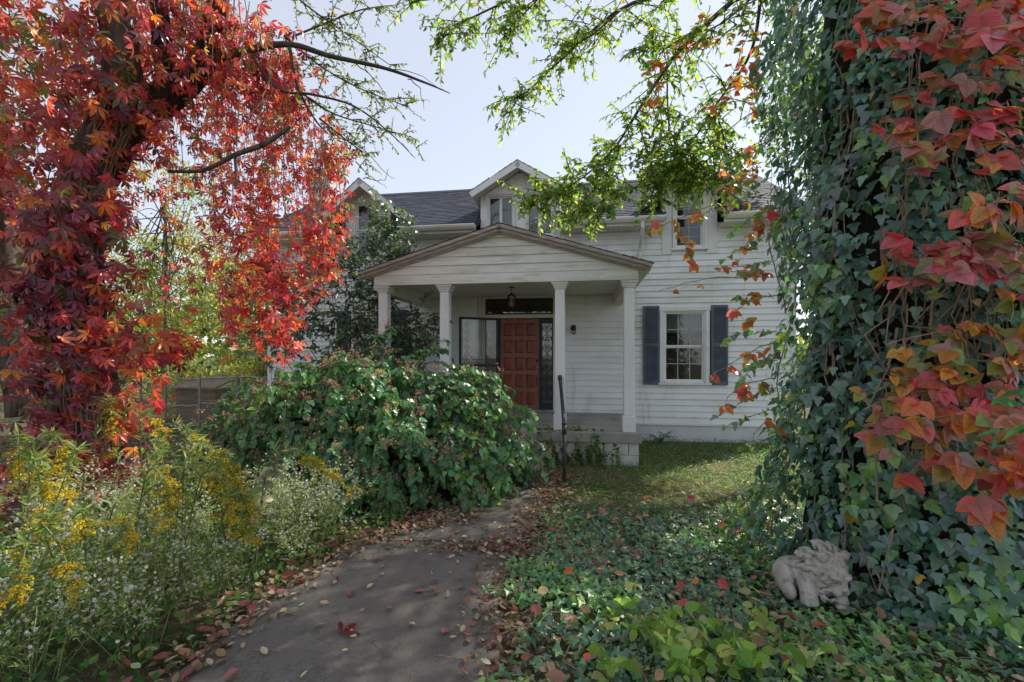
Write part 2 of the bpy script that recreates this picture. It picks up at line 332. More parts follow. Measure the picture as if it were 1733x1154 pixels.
def frames(tip, nrm):
    y = unit(tip); z = nrm-y*np.sum(nrm*y, 1, keepdims=True); z = unit(z); x = np.cross(y, z)
    return np.stack([x, y, z], 2)
def cloud(name, L, pos, tip, nrm, size, col, mat, parent=None, kind='stuff'):
    v, f, uv = L; n = len(pos); nv, nf = len(v), len(f)
    Rm = frames(tip, nrm)
    V = pos[:, None, :]+np.einsum('nij,vj->nvi', Rm, v)*np.asarray(size).reshape(-1, 1, 1)
    F = (f[None]+(np.arange(n)*nv)[:, None, None]).reshape(-1)
    me = bpy.data.meshes.new(name)
    me.vertices.add(n*nv); me.vertices.foreach_set('co', V.astype(np.float32).ravel())
    me.loops.add(len(F)); me.loops.foreach_set('vertex_index', F.astype(np.int32))
    me.polygons.add(n*nf); me.polygons.foreach_set('loop_start', np.arange(0, n*nf*3, 3, dtype=np.int32))
    me.update(calc_edges=True)
    a = me.attributes.new('Col', 'FLOAT_COLOR', 'POINT')
    C = np.ones((n, nv, 4), np.float32); C[:, :, :3] = col[:, None, :]; a.data.foreach_set('color', C.ravel())
    ul = me.uv_layers.new(name='UVMap'); ul.data.foreach_set('uv', np.tile(uv[f.reshape(-1)], (n, 1)).astype(np.float32).ravel())
    return link(name, me, mat, parent, True, kind)
_tm = {}
def tmpl_mesh(L, mat):
    k = (id(L), mat.name)
    if k not in _tm:
        v, f, uv = L; me = bpy.data.meshes.new('leaf'); me.from_pydata(v.tolist(), [], f.tolist())
        ul = me.uv_layers.new(name='UVMap'); ul.data.foreach_set('uv', uv[f.reshape(-1)].astype(np.float32).ravel()); me.materials.append(mat); _tm[k] = me
    return _tm[k]
def singles(name, L, pos, tip, nrm, size, col, mat, parent):
    me = tmpl_mesh(L, mat); Rm = frames(tip, nrm); off = Matrix.Translation(-Vector(parent.location)) if parent else None; out = []
    for i in range(len(pos)):
        o = bpy.data.objects.new(name, me); COL.objects.link(o)
        mw = Matrix([[*(Rm[i][r]*float(size[i])), pos[i][r]] for r in range(3)]+[[0,0,0,1]])
        if parent: o.parent = parent; o.matrix_parent_inverse = off
        o.matrix_basis = mw; o.color = (*[float(q) for q in col[i]], 1); out.append(o)
    return out
def foliage(parent, L, pos, tip, nrm, size, col, key, nparts=300, bonus=None, part='leaf', rest='foliage'):
    """the leaves that show largest become parts of their own, the rest one joined part"""
    pos = np.asarray(pos, float); tip = np.asarray(tip, float); nrm = np.asarray(nrm, float); size = np.asarray(size, float); col = np.asarray(col, float)
    if nparts:
        u = CX+pos[:, 0]/np.maximum(pos[:, 1], .1)*FP; v = HZ+(EYE-pos[:, 2])/np.maximum(pos[:, 1], .1)*FP
        vis = (u > 5) & (u < 1728) & (v > 5) & (v < 1149) & (pos[:, 1] > .5)
        view = unit(np.array((0,0,EYE))-pos)
        s = vis*size/np.maximum(pos[:, 1], .3)*(.35+np.abs(np.sum(unit(nrm)*view, 1)))
        if bonus is not None: s = s*bonus
        idx = np.argsort(-s)[:nparts]; idx = idx[s[idx] > 0]; mk = np.zeros(len(pos), bool); mk[idx] = True
        singles(part, L, pos[mk], tip[mk], nrm[mk], size[mk], col[mk], M[key+'_o'], parent); k = ~mk
    else: k = np.ones(len(pos), bool)
    if k.sum(): cloud(rest, L, pos[k], tip[k], nrm[k], size[k], col[k], M[key], parent)
def palette(n, cols, w=None, jit=.18, r=None):
    cols = np.array(cols); w = np.ones(len(cols)) if w is None else np.array(w, float); w /= w.sum()
    c = cols[rng.choice(len(cols), n, p=w)]
    return np.clip(c*(1+jit*rng.standard_normal((n, 1)))*(1+jit*.5*rng.standard_normal((n, 3))), .004, .9)
def rdir(n): return unit(rng.standard_normal((n, 3)))

# ------------------------------------------------------------------ ground and walkway
gx = np.concatenate([[-300,-150,-80,-40,-25], np.arange(-18, 18.1, .4), [25,40,80,150,300]]); gy = np.concatenate([[-200,-60,-20,-8], np.arange(-4, 24.1, .4), [30,45,80,150,400]])
X, Y = np.meshgrid(gx, gy); Z = gz(X, Y)-.02
nx, ny = len(gx), len(gy)
me = bpy.data.meshes.new('ground')
me.from_pydata(np.stack([X, Y, Z], 2).reshape(-1, 3).tolist(), [], [(j*nx+i, j*nx+i+1, (j+1)*nx+i+1, (j+1)*nx+i) for j in range(ny-1) for i in range(nx-1)])
tag(link('ground', me, M['soil']), 'bare brown soil and dry grass of the overgrown front yard', kind='structure')

WL = np.array([(-2.0,.9), (-1.8,2.36), (-1.66,3.27), (-1.42,4.09), (-.95,4.6), (-.42,5.4), (-.16,6.2), (-.10,6.95)])
WR = np.array([(.0,.9), (-.05,2.36), (-.10,3.27), (.07,4.09), (.26,4.6), (.46,5.4), (.60,6.2), (.70,6.95)])
def walk_l(y): return np.interp(y, WL[:, 1], WL[:, 0])
def walk_r(y): return np.interp(y, WR[:, 1], WR[:, 0])
walk = bpy.data.objects.new('walkway', None); COL.objects.link(walk); walk.location = (-.6, 3.5, 0)
tag(walk, 'cracked dark concrete walkway strewn with leaves leading to the porch', kind='structure')
for y0, y1 in ((.9, 4.16), (4.178, 6.9)):
    NR = 40; ys = np.linspace(y0, y1, NR); b = MB(); v = []; f = []
    js = rng.uniform(-.022, .022, (NR, 2)); tilt = rng.uniform(-.006, .006)
    for i, y in enumerate(ys):
        xl, xr = walk_l(y)+js[i, 0], walk_r(y)+js[i, 1]
        for k in range(5):
            x = xl+(xr-xl)*k/4; v.append((x, y, float(gz(x, y))+.022+tilt))
        v.append((xl, y, float(gz(xl, y))-.08)); v.append((xr, y, float(gz(xr, y))-.08))
    for i in range(NR-1):
        a, c = i*7, (i+1)*7
        for k in range(4): f.append((a+k, a+k+1, c+k+1, c+k))
        f.append((a+5, a, c, c+5)); f.append((a+4, a+6, c+6, c+4))
    f.append((0,5,6,4,3,2,1)); q7 = (NR-1)*7; f.append((q7,q7+1,q7+2,q7+3,q7+4,q7+6,q7+5))
    b.add(v, f); b.build('slab', M['walk'], walk)

# ------------------------------------------------------------------ the house (local frame: x right along the front, y into the house)
house = empty('house', (-.177, 7.84, 0), 'white clapboard house with gabled columned porch, dark shingle roof and three dormers', 'house', rz=-R(8.6))
W = 2.40                                              # depth of the front wall behind the column line
HX0, HX1, HB = -6.2, 5.7, 8.4
def hbox(name, x0, x1, y0, y1, z0, z1, mat, parent=None, bevel=0):
    return MB().box(x0, x1, y0, y1, z0, z1).build(name, M[mat], parent or house, False, bevel=bevel)
def sub(mb, name, mat, parent, **kw): return mb.build(name, M[mat], parent, False, **kw)

# openings in the front wall: x0, x1, z0, z1
OPEN = [(3.02,4.03,1.06,2.71), (-4.03,-3.02,1.06,2.71), (-.98,.87,.43,3.05), (3.27,3.97,3.92,5.32), (-3.97,-3.27,3.92,5.32), (-.78,-.10,4.35,5.32), (.10,.78,4.35,5.32)]
# sheathing behind the boards, with the openings left out
xs = sorted({HX0, HX1, *[o[0] for o in OPEN], *[o[1] for o in OPEN]}); zs = sorted({-.3, 4.40, *[o[2] for o in OPEN if o[2] < 4.4], *[o[3] for o in OPEN if o[3] < 4.4]})
b = MB()
for i in range(len(xs)-1):
    for j in range(len(zs)-1):
        cx, cz = (xs[i]+xs[i+1])/2, (zs[j]+zs[j+1])/2
        if any(o[0] < cx < o[1] and o[2] < cz < o[3] for o in OPEN): continue
        b.box(xs[i], xs[i+1], W+.03, W+.14, zs[j], zs[j+1])
sub(b, 'sheathing', 'dark', house)
b = MB().box(HX0, HX0+.14, W+.15, HB, -.3, 4.45).box(HX1-.14, HX1, W+.15, HB, -.3, 4.45).box(HX0+.15, HX1-.15, HB-.14, HB, -.3, 4.45)
for xa, xb in ((HX0+.02, HX0+.14), (HX1-.14, HX1-.02)): b.prism_x([(W+.15,4.46), (HB,4.46), (5.25,6.15)], xa, xb)
sub(b, 'end_wall', 'siding', house)
hbox('interior_floor', HX0+.16, HX1-.16, W+.16, HB-.16, .30, .42, 'dark'); hbox('attic_floor', HX0+.16, HX1-.16, W+.16, HB-.16, 3.25, 3.40, 'dark')
hbox('partition', HX0+.16, HX1-.16, W+2.4, W+2.5, .43, 3.24, 'dark')
# clapboards, each board its own piece
EXP = .1285; nb = 0
def board(x0, x1, z, parent=house, y=W, h=EXP, mat='siding', name='siding_board', jig=True):
    j = random.uniform(-.002, .003) if jig else 0; dz = random.uniform(-.002, .002)
    prof = [(y-.022+j, z+dz), (y-.016+j, z+dz-.002), (y+.028, z+dz), (y+.028, z+h+.012), (y+.006, z+h+.012), (y-.022+j, z+.004+dz)]
    return MB().prism_x(prof, x0+.001, x1-.001).build(name, M[mat], parent, False)
z = .235; k = 0
while z < 4.36:
    segs = [(HX0, HX1)]
    for o in OPEN:
        if o[2] < z+EXP-.004 and o[3] > z+.004:
            px = 0.0 if o[2] == .43 else (.03 if o[3] > 5 else .075)
            if z < o[2]-.012: board(o[0]-px, o[1]+px, z, h=o[2]-z-.012)
            if z+EXP > o[3]+.02: board(o[0]-px, o[1]+px, o[3]+.004, h=z+EXP-o[3]-.004)
            segs = [s for a, c in segs for s in ((a, min(c, o[0]-px)), (max(a, o[1]+px), c)) if s[1]-s[0] > .03]
    for a, c in segs:
        cuts = [a]                                    # butt joints between lengths
        while c-cuts[-1] > 4.2: cuts.append(cuts[-1]+random.uniform(2.2, 3.6))
        cuts.append(c)
        for q in range(len(cuts)-1): board(cuts[q], cuts[q+1], z)
    z += EXP
hbox('water_table', HX0, HX1, W-.03, W+.025, .195, .233, 'trim')
hbox('foundation', HX0+.02, HX1-.02, W+.002, W+.029, -.35, .193, 'found')
for x in (HX0-.02, HX1-.08): hbox('corner_board', x, x+.10, W-.032, W+.02, .236, 4.36, 'trim')

# windows
def make_window(x0, x1, z0, z1, rows, cols, curtain=None, sashes=2, y=W, casing=.085, vert=False):
    w = MB()
    w.box(x0-casing, x0, y-.035, y+.05, z0-.02, z1).box(x1, x1+casing, y-.035, y+.05, z0-.02, z1).box(x0-casing-.02, x1+casing+.02, y-.04, y+.05, z1, z1+casing)
    fr = sub(w, 'window', 'trim', house, bevel=.006)
    sub(MB().box(x0-casing-.03, x1+casing+.03, y-.07, y+.05, z0-.065, z0-.022), 'sill', 'trim', fr, bevel=.006)
    sub(MB().box(x0, x0+.03, y-.005, y+.12, z0, z1).box(x1-.03, x1, y-.005, y+.12, z0, z1).box(x0+.03, x1-.03, y-.005, y+.12, z1-.03, z1).box(x0+.03, x1-.03, y-.005, y+.12, z0-.02, z0+.02), 'jamb', 'trim', fr)
    xa, xb, za, zb = x0+.03, x1-.03, z0+.02, z1-.03
    for s in range(sashes):
        if vert: a, c = xa+(xb-xa)*s/sashes, xa+(xb-xa)*(s+1)/sashes; d, e = za, zb
        else: a, c = xa, xb; d, e = za+(zb-za)*s/sashes, za+(zb-za)*(s+1)/sashes
        yy = y+.045-(.025*(s if not vert else 0)); t_ = .032
        q = MB().box(a, a+t_, yy, yy+.03, d, e).box(c-t_, c, yy, yy+.03, d, e).box(a+t_, c-t_, yy, yy+.03, d, d+t_).box(a+t_, c-t_, yy, yy+.03, e-t_, e)
        sub(q, 'sash', 'trim', fr)
        ia, ic, id_, ie = a+t_, c-t_, d+t_, e-t_; g = .016
        mu = MB()
        for i in range(1, cols): xx = ia+(ic-ia)*i/cols; mu.box(xx-g/2, xx+g/2, yy+.004, yy+.026, id_, ie)
        for r in range(1, rows):
            zz = id_+(ie-id_)*r/rows
            for i in range(cols): mu.box(ia+(ic-ia)*i/cols+g/2, ia+(ic-ia)*(i+1)/cols-g/2, yy+.006, yy+.024, zz-g/2, zz+g/2)
        if mu.v: sub(mu, 'muntin', 'muntin', fr)
        for i in range(cols):
            for r in range(rows):
                q0, q1 = ia+(ic-ia)*i/cols, ia+(ic-ia)*(i+1)/cols; r0, r1 = id_+(ie-id_)*r/rows, id_+(ie-id_)*(r+1)/rows
                tw = random.uniform(-.002, .002)
                sub(MB().add([(q0+.004,yy+.014+tw,r0+.004), (q1-.004,yy+.014-tw,r0+.004), (q1-.004,yy+.016-tw,r1-.004), (q0+.004,yy+.016+tw,r1-.004)], [(0,1,2,3)]), 'pane', 'glass', fr)
    if curtain:
        c_, fa, fb = curtain; n = 40; v = []; f = []
        for i in range(n+1):
            xx = x0+(x1-x0)*i/n; yy = y+.22+.02*math.sin(i*1.9)
            v += [(xx, yy, z0+(z1-z0)*fa), (xx, yy+.005*math.sin(i), z0+(z1-z0)*fb)]
        for i in range(n): f.append((2*i, 2*i+2, 2*i+3, 2*i+1))
        sub(MB().add(v, f), 'curtain', c_, fr)
    return fr
def make_shutter(x0, x1, z0, z1):
    y0 = W-.062; s = .045
    zm = z0+(z1-z0)*.50
    b = MB().box(x0, x0+s, y0, W-.02, z0, z1).box(x1-s, x1, y0, W-.02, z0, z1)
    for a, c in ((z0, z0+.07), (zm-.035, zm+.035), (z1-.06, z1)): b.box(x0+s, x1-s, y0+.002, W-.02, a, c)
    sh = sub(b, 'shutter', 'shutter', house, bevel=.004)
    l = MB().box(x0+s, x1-s, W-.032, W-.024, z0+.07, z1-.06); 
    for a, c in ((z0+.07, zm-.035), (zm+.035, z1-.06)):
        n = int((c-a)/.032)
        for i in range(n):
            zz = a+(c-a)*(i+.5)/n
            l.add([(x0+s,y0+.006,zz-.013), (x1-s,y0+.006,zz-.013), (x1-s,y0+.03,zz+.012), (x0+s,y0+.03,zz+.012), (x0+s,y0+.006,zz-.008), (x1-s,y0+.006,zz-.008), (x1-s,y0+.03,zz+.017), (x0+s,y0+.03,zz+.017)],
                  [(0,3,2,1), (4,5,6,7), (0,1,5,4), (1,2,6,5), (2,3,7,6), (3,0,4,7)])
    sub(l, 'louvre', 'shutter', sh)
for sx in (1, -1):
    x0, x1 = sorted((sx*3.10, sx*3.95))
    make_window(x0, x1, 1.12, 2.63, 2, 3, ('curtain', .70, .99))
    make_shutter(*sorted((sx*2.67, sx*3.005)), 1.06, 2.74); make_shutter(*sorted((sx*4.055, sx*4.39)), 1.06, 2.74)

# front entrance
yb = W+.02
b = MB().box(-.97, -.80, yb-.03, yb+.09, .43, 3.02).box(.74, .86, yb-.03, yb+.09, .43, 3.02).box(-.80, .74, yb-.03, yb+.09, 2.965, 3.02).box(-.80, .74, yb-.03, yb+.09, 2.52, 2.60)
sub(b, 'door_surround', 'cream', house)
hbox('door_backing', -.79, .73, yb+.12, yb+.16, .44, 2.96, 'dark')
dr = hbox('front_door', -.455, .425, yb+.035, yb+.075, .475, 2.50, 'doorrail')
for i in range(3):
    for j in range(5):
        a = -.455+.075+i*.255; c = a+.205; d = .475+.10+j*.385; e = d+.295
        yy = yb+.033
        v = [(a,yy,d),(c,yy,d),(c,yy,e),(a,yy,e),(a+.035,yy-.020,d+.035),(c-.035,yy-.020,d+.035),(c-.035,yy-.020,e-.035),(a+.035,yy-.020,e-.035)]
        sub(MB().add(v, [(0,1,5,4),(1,2,6,5),(2,3,7,6),(3,0,4,7),(4,5,6,7)]), 'door_panel', 'door', dr)
for x in (-.49, .43): hbox('door_jamb', x, x+.03, yb+.001, yb+.10, .45, 2.515, 'iron')
hbox('door_threshold', -.8, .74, yb-.07, yb+.05, .432, .47, 'concrete')
def rot_y(prof_c, mb): return mb
q = MB().lathe([(.012,-.05), (.012,0), (.03,.015), (.034,.03), (.028,.048), (.0,.055)], sides=14); v = [(x+.375, yb+.03-z_, y+1.42) for x, y, z_ in q.v]; q.v = v; sub(q, 'door_knob', 'brass', dr, smooth=True)
q = MB().lathe([(.028,-.01), (.028,.008), (.02,.012), (.0,.014)], sides=14); q.v = [(x+.375, yb+.03-z_, y+1.56) for x, y, z_ in q.v]; sub(q, 'deadbolt', 'iron', dr, smooth=True)
sub(MB().tube([(.375,yb+.03,1.20),(.375,yb-.02,1.19),(.378,yb-.03,1.12),(.375,yb-.02,1.02),(.375,yb+.03,1.0)], .009, 8), 'door_handle', 'iron', dr)
q = MB().lathe([(.022,-.01), (.022,.006), (.0,.01)], sides=12); q.v = [(x+.375, yb+.03-z_, y+1.21) for x, y, z_ in q.v]; sub(q, 'handle_plate', 'brass', dr, smooth=True)
def scroll(mb, cx, cz, w, h, y, r=.006, flip=1):      # a pair of C-scrolls back to back with a leaf bud
    for s in (-1, 1):
        pts = []
        for a in np.linspace(0, 2.6*math.pi, 22):
            q_ = 1-a/(2.9*math.pi); pts.append((cx+s*(w*.30+w*.22*q_*math.cos(a+math.pi/2)), y, cz+flip*(h*.28*q_*math.sin(a+math.pi/2)+h*.12)))
        mb.tube(pts, r, 5)
        mb.tube([(cx, y, cz-flip*h*.46), (cx+s*w*.18, y, cz-flip*h*.30), (cx+s*w*.40, y, cz-flip*h*.18), (cx+s*w*.42, y, cz+flip*h*.02)], r, 5)
    mb.tube([(cx, y, cz-h*.5), (cx, y, cz+h*.5)], r*.9, 5)
    for a in (.9, 2.2, 4.0, 5.4): mb.tube([(cx+w*.10*math.cos(a), y, cz+h*.10*math.sin(a)), (cx+w*.30*math.cos(a), y-.004, cz+h*.34*math.sin(a))], [r*1.5, r*.5], 5)
def sidelight(x0, x1):
    z0, z1 = .475, 2.50
    s = sub(MB().box(x0, x0+.025, yb+.0, yb+.05, z0, z1).box(x1-.025, x1, yb+.0, yb+.05, z0, z1).box(x0+.025, x1-.025, yb+.0, yb+.05, z1-.10, z1).box(x0+.025, x1-.025, yb+.0, yb+.05, z0, z0+.14), 'sidelight', 'iron', house)
    sub(MB().add([(x0+.02,yb+.06,z0+.1),(x1-.02,yb+.06,z0+.1),(x1-.02,yb+.06,z1-.05),(x0+.02,yb+.06,z1-.05)], [(0,1,2,3)]), 'pane', 'glass', s)
    sub(MB().box(x0+.01, x1-.01, yb+.085, yb+.095, z0, z1), 'curtain', 'curtain', s)
    m_ = MB(); n = 8
    for i in range(n): scroll(m_, (x0+x1)/2, z0+.14+(z1-z0-.24)*(i+.5)/n, (x1-x0)*.86, (z1-z0-.24)/n, yb+.03, .0065, 1 if i % 2 else -1)
    sub(m_, 'scrollwork', 'iron', s)
sidelight(.465, .735); sidelight(-.785, -.495)
tr = sub(MB().box(-.79, -.755, yb+.0, yb+.05, 2.605, 2.96).box(.695, .73, yb+.0, yb+.05, 2.605, 2.96).box(-.755, .695, yb+.0, yb+.05, 2.605, 2.635).box(-.755, .695, yb+.0, yb+.05, 2.93, 2.96), 'transom', 'iron', house)
sub(MB().add([(-.76,yb+.06,2.62),(.70,yb+.06,2.62),(.70,yb+.06,2.945),(-.76,yb+.06,2.945)], [(0,1,2,3)]), 'pane', 'glass', tr)
m_ = MB()
for cx in (-.62, -.28, .24, .58): scroll(m_, cx, 2.782, .20, .28, yb+.03, .0065)
for cx in np.arange(-.5, .5, .045):
    if min(abs(cx+.28), abs(cx-.24)) > .10: m_.tube([(cx, yb+.03, 2.63), (cx, yb+.03, 2.935)], .005, 5)
sub(m_, 'scrollwork', 'iron', tr)
# storm door, standing open, hinged on the left jamb
sd = bpy.data.objects.new('storm_door', None); COL.objects.link(sd); sd.parent = house; sd.location = (-.50, W-.025, 0); sd.rotation_euler = (0, 0, R(180+33))
def sdp(mb, name, mat): return mb.build(name, M[mat], sd, False)
z0, z1, wd = .48, 2.52, .92; zm = 1.46
sdp(MB().box(0, .045, 0, .035, z0, z1).box(wd-.045, wd, 0, .035, z0, z1).box(.045, wd-.045, 0, .035, z1-.05, z1).box(.045, wd-.045, 0, .035, zm-.03, zm+.03).box(.045, wd-.045, 0, .035, z0, z0+.10), 'door_frame', 'iron')
for a, c in ((z0+.10, zm-.03), (zm+.03, z1-.05)): sdp(MB().add([(.04,.018,a),(wd-.04,.018,a),(wd-.04,.018,c),(.04,.018,c)], [(0,1,2,3)]), 'pane', 'stormglass')
m_ = MB()
for cx in (.19, .73):
    for i in range(5): scroll(m_, cx, zm+.16+.165*(i+.5), .15, .165, -.004, .0055, 1 if i % 2 else -1)
    for i in range(3): scroll(m_, cx, z0+.16+.24*(i+.5), .15, .22, -.004, .0055, 1 if i % 2 else -1)
for x in (.40, .46, .52): m_.tube([(x, -.004, z0+.1), (x, -.004, z1-.05)], .006, 5)
for i in range(9): m_.tube([(.09+.085*i+.03*math.cos(a), -.004, zm+.09+.03*math.sin(a)) for a in np.linspace(0, 2*math.pi, 9)], .0045, 4)
for zz in (zm+.05, zm+.135): m_.tube([(.045, -.004, zz), (wd-.045, -.004, zz)], .006, 5)
sdp(m_, 'scrollwork', 'iron')
hbox('doorbell', .795, .815, yb-.045, yb-.028, 1.62, 1.70, 'iron')

# main roof: deck plus shingle tabs
RS = 31.0; yE, zE, yR, zR = 1.93, 4.56, 5.12, 4.56+(5.12-1.93)*math.tan(R(RS))
def roof_deck(poly, x0, x1, name): sub(MB().prism_x(poly, x0, x1), name, 'dark', house)
_cut = [HX0-.22, -4.17, -3.07, -.89, .89, 3.07, 4.17, HX1+.22]
for i in range(7):                                    # the deck starts further up behind each dormer
    y_ = yE+.02 if i % 2 == 0 else W+.30; z_ = zE+(y_-yE)*math.tan(R(RS))
    roof_deck([(y_,z_-.045), (yR,zR-.045), (2*yR-yE,zE-.045), (2*yR-yE,zE-.11), (yR,zR-.12), (y_,z_-.11)], _cut[i], _cut[i+1], 'roof_deck')
def shingles(name, org, ux, us, un, width, length, expo=.14, parent=house, clip=None, tab=.31):
    """rows of separate tabs on a slope: ux across, us up the slope, un outwards"""
    V = []; F = []; C = []; org, ux, us, un = map(np.array, (org, ux, us, un)); n = int(math.ceil(length/expo))
    for r in range(n):
        s0 = r*expo; s1 = min(s0+expo+.03, length+.0)
        x = -random.random()*tab
        while x < width:
            w_ = tab*random.uniform(.75, 1.2); a, c = max(0, x), min(width, x+w_); x += w_
            if c-a < .02: continue
            if clip and clip(a, c, s0): continue
            lift = random.uniform(.010, .016); th = random.uniform(.0, .004); i0 = len(V)
            for (xx, ss, hh) in ((a+.002, s0, lift), (c-.002, s0, lift+th), (c-.002, s1, .003), (a+.002, s1, .003), (a+.002, s0, -.002), (c-.002, s0, -.002)):
                V.append(org+ux*xx+us*ss+un*hh)
            F += [(i0, i0+1, i0+2, i0+3), (i0+4, i0+5, i0+1, i0)]
            g = random.uniform(.026, .064); cc = (g*.78, g*.95, g*1.45); C += [cc]*6
    me = bpy.data.meshes.new(name); me.from_pydata([tuple(map(float, q)) for q in V], [], F)
    a = me.attributes.new('Col', 'FLOAT_COLOR', 'POINT'); a.data.foreach_set('color', np.array([(*q, 1) for q in C], np.float32).ravel())
    o = link(name, me, M['shingle'], parent, False, 'stuff'); return o
c_, s_ = math.cos(R(RS)), math.sin(R(RS))
DORM = [(-3.62, .56, 39.0, 5.70, 1.03), (0.0, .90, 30.5, 5.88, 1.06), (3.62, .56, 39.0, 5.70, 1.03)]   # centre, half width of face, pitch, peak height, half width of roof
def in_dormer(a, c, s0):
    xx = (a+c)/2+HX0-.22
    return any(abs(xx-d[0]) < d[1]+.0 and s0*s_+zE < d[3]-.55 for d in DORM)
shingles('shingles', (HX0-.22, yE, zE-.02), (1,0,0), (0,c_,s_), (0,-s_,c_), HX1-HX0+.44, (yR-yE)/c_, .14, clip=in_dormer)
shingles('shingles', (HX0-.22, 2*yR-yE, zE-.02), (1,0,0), (0,-c_,s_), (0,s_,c_), HX1-HX0+.44, (yR-yE)/c_, .28, tab=.9)
sub(MB().prism_x([(yR-.14,zR-.095), (yR,zR+.005), (yR+.14,zR-.095), (yR+.14,zR-.08), (yR,zR+.02), (yR-.14,zR-.08)], HX0-.22, HX1+.22), 'ridge_cap', 'iron', house)
# soffit, fascia, gutters broken by the dormers
runs = [(HX0-.22, -4.2), (-3.04, -.92), (.92, 3.04), (4.2, HX1+.22)]
for a, c in runs:
    hbox('fascia', a, c, yE+.02, yE+.05, zE-.19, zE-.045, 'gutter')
    g = MB().prism_x([(yE-.10,zE-.03), (yE-.115,zE-.05), (yE-.10,zE-.09), (yE-.06,zE-.135), (yE+.015,zE-.135), (yE+.015,zE-.03), (yE+.008,zE-.03), (yE+.008,zE-.125), (yE-.055,zE-.125), (yE-.092,zE-.085), (yE-.094,zE-.03)], a, c)
    sub(g, 'gutter', 'gutter', house)
    n = int((c-a)/.11)
    for i in range(n):
        x = a+(c-a)*i/n; MB().box(x+.004, x+(c-a)/n-.004, yE+.055, W+.03, zE-.20+random.uniform(-.003,.003), zE-.185).build('soffit_board', M['ceiling'], house, False)
    hbox('frieze', a, c, W-.028, W+.02, zE-.28, zE-.205, 'trim')
for x in (-2.62, 2.60):                               # downspouts elbow back to the wall
    sub(MB().tube([(x,yE-.04,zE-.13), (x,yE-.04,zE-.24), (x,yE+.06,zE-.36), (x,W-.11,zE-.55), (x,W-.06,zE-.66), (x,W-.06,3.3)], .036, 8), 'downspout', 'gutter', house)
# wall dormers
for cx, hw, pitch, pk, rw in DORM:
    tn = math.tan(R(pitch)); zf = pk-.05
    d = bpy.data.objects.new('dormer', None); COL.objects.link(d); d.parent = house
    yf = W-.035; ze = pk-.12-hw*tn                     # face springs at ze
    holes = [o for o in OPEN if o[3] > 5 and abs((o[0]+o[1])/2-cx) < hw]
    edges = sorted([cx-hw]+[q for o in holes for q in (o[0], o[1])]+[cx+hw])
    zb = 4.02 if hw > .7 else 3.84
    for i in range(0, len(edges), 2):                 # upright flat boards between the windows
        sub(MB().box(edges[i]+.001, edges[i+1]-.001, yf, W+.06, zb, 5.318), 'face_board', 'trim', d)
    if hw > .7:
        for o in holes: sub(MB().box(o[0]+.001, o[1]-.001, yf+.004, W+.06, zb, o[2]-.07), 'face_board', 'trim', d)
    zz = 5.32                                         # gable boards
    while zz < pk-.16:
        h_ = min(.155, pk-.13-zz)
        def half(z_): return max(0.004, min(hw, (pk-.10-z_)/tn))
        a0, a1 = half(zz), half(zz+h_)
        MB().prism([(cx-a0,zz+.002), (cx+a0,zz+.002), (cx+a1,zz+h_), (cx-a1,zz+h_)], yf-.012 if True else yf, W+.06).build('gable_board', M['siding'], d, False)
        zz += h_
    for s in (-1, 1):                                 # cheeks, boarded
        xx = cx+s*hw; a, c = sorted((xx, xx-s*.03))
        yk = yE+(ze+.3-zE)/math.tan(R(RS))
        MB().prism_x([(W+.061,4.3), (W+.061,pk-.12-(hw)*tn+.02), (yk+.2,pk-.12-hw*tn+.02), (yk+.2,4.9)], a, c).build('cheek', M['siding'], d, False)
        # roof slope: deck, rake, soffit
        ye = yE+(pk-zE)/math.tan(R(RS))+.12
        sgn = s; nx_, nz_ = s*math.sin(R(pitch)), math.cos(R(pitch)); ln = rw/math.cos(R(pitch))
        y0 = W-.44
        def slope(d0, d1, ya, yb_, lo, hi): # along-slope range, thickness below the roof surface
            pts = []
            for dd, off in ((d0, hi), (d1, hi), (d1, lo), (d0, lo)):
                pts.append((cx+s*dd*math.cos(R(pitch))+nx_*off, pk-dd*math.sin(R(pitch))+nz_*off))
            if s < 0: pts = pts[::-1]
            return MB().prism(pts, ya, yb_)
        slope(0, ln, y0+.02, ye, -.07, -.004).build('roof_deck', M['ceiling'], d, False)
        slope(0, ln+.01, y0-.012, y0+.018, -.135, .0).build('rake_board', M['trim'], d, False)
        slope(ln, ln+.02, y0+.02, ye, -.075, .0).build('eave_board', M['trim'], d, False)
        shingles('dormer_shingles', (cx, y0-.03, pk+.0), (0,1,0), (s*math.cos(R(pitch)),0,-math.sin(R(pitch))), (nx_,0,nz_), ye-y0+.03, ln+.02, .14, parent=d)
    for o in holes:
        if hw > .7: make_window(o[0]+.03, o[1]-.03, o[2]+.0, o[3]-.02, 1, 1, ('curtain', 0, 1), 2, y=W-.03, casing=.028, vert=True)
        else: make_window(o[0]+.05, o[1]-.05, o[2]+.06, o[3]-.04, 3, 2, ('redcurtain', .42, 1) if cx < 0 else ('curtain', .66, 1), 2, y=W-.03, casing=.045)
# chimney
sub(MB().box(-6.75, -6.1, 4.9, 5.5, -.3, 7.15).box(-6.81, -6.04, 4.84, 5.56, 7.15, 7.27), 'chimney', 'brick', house)

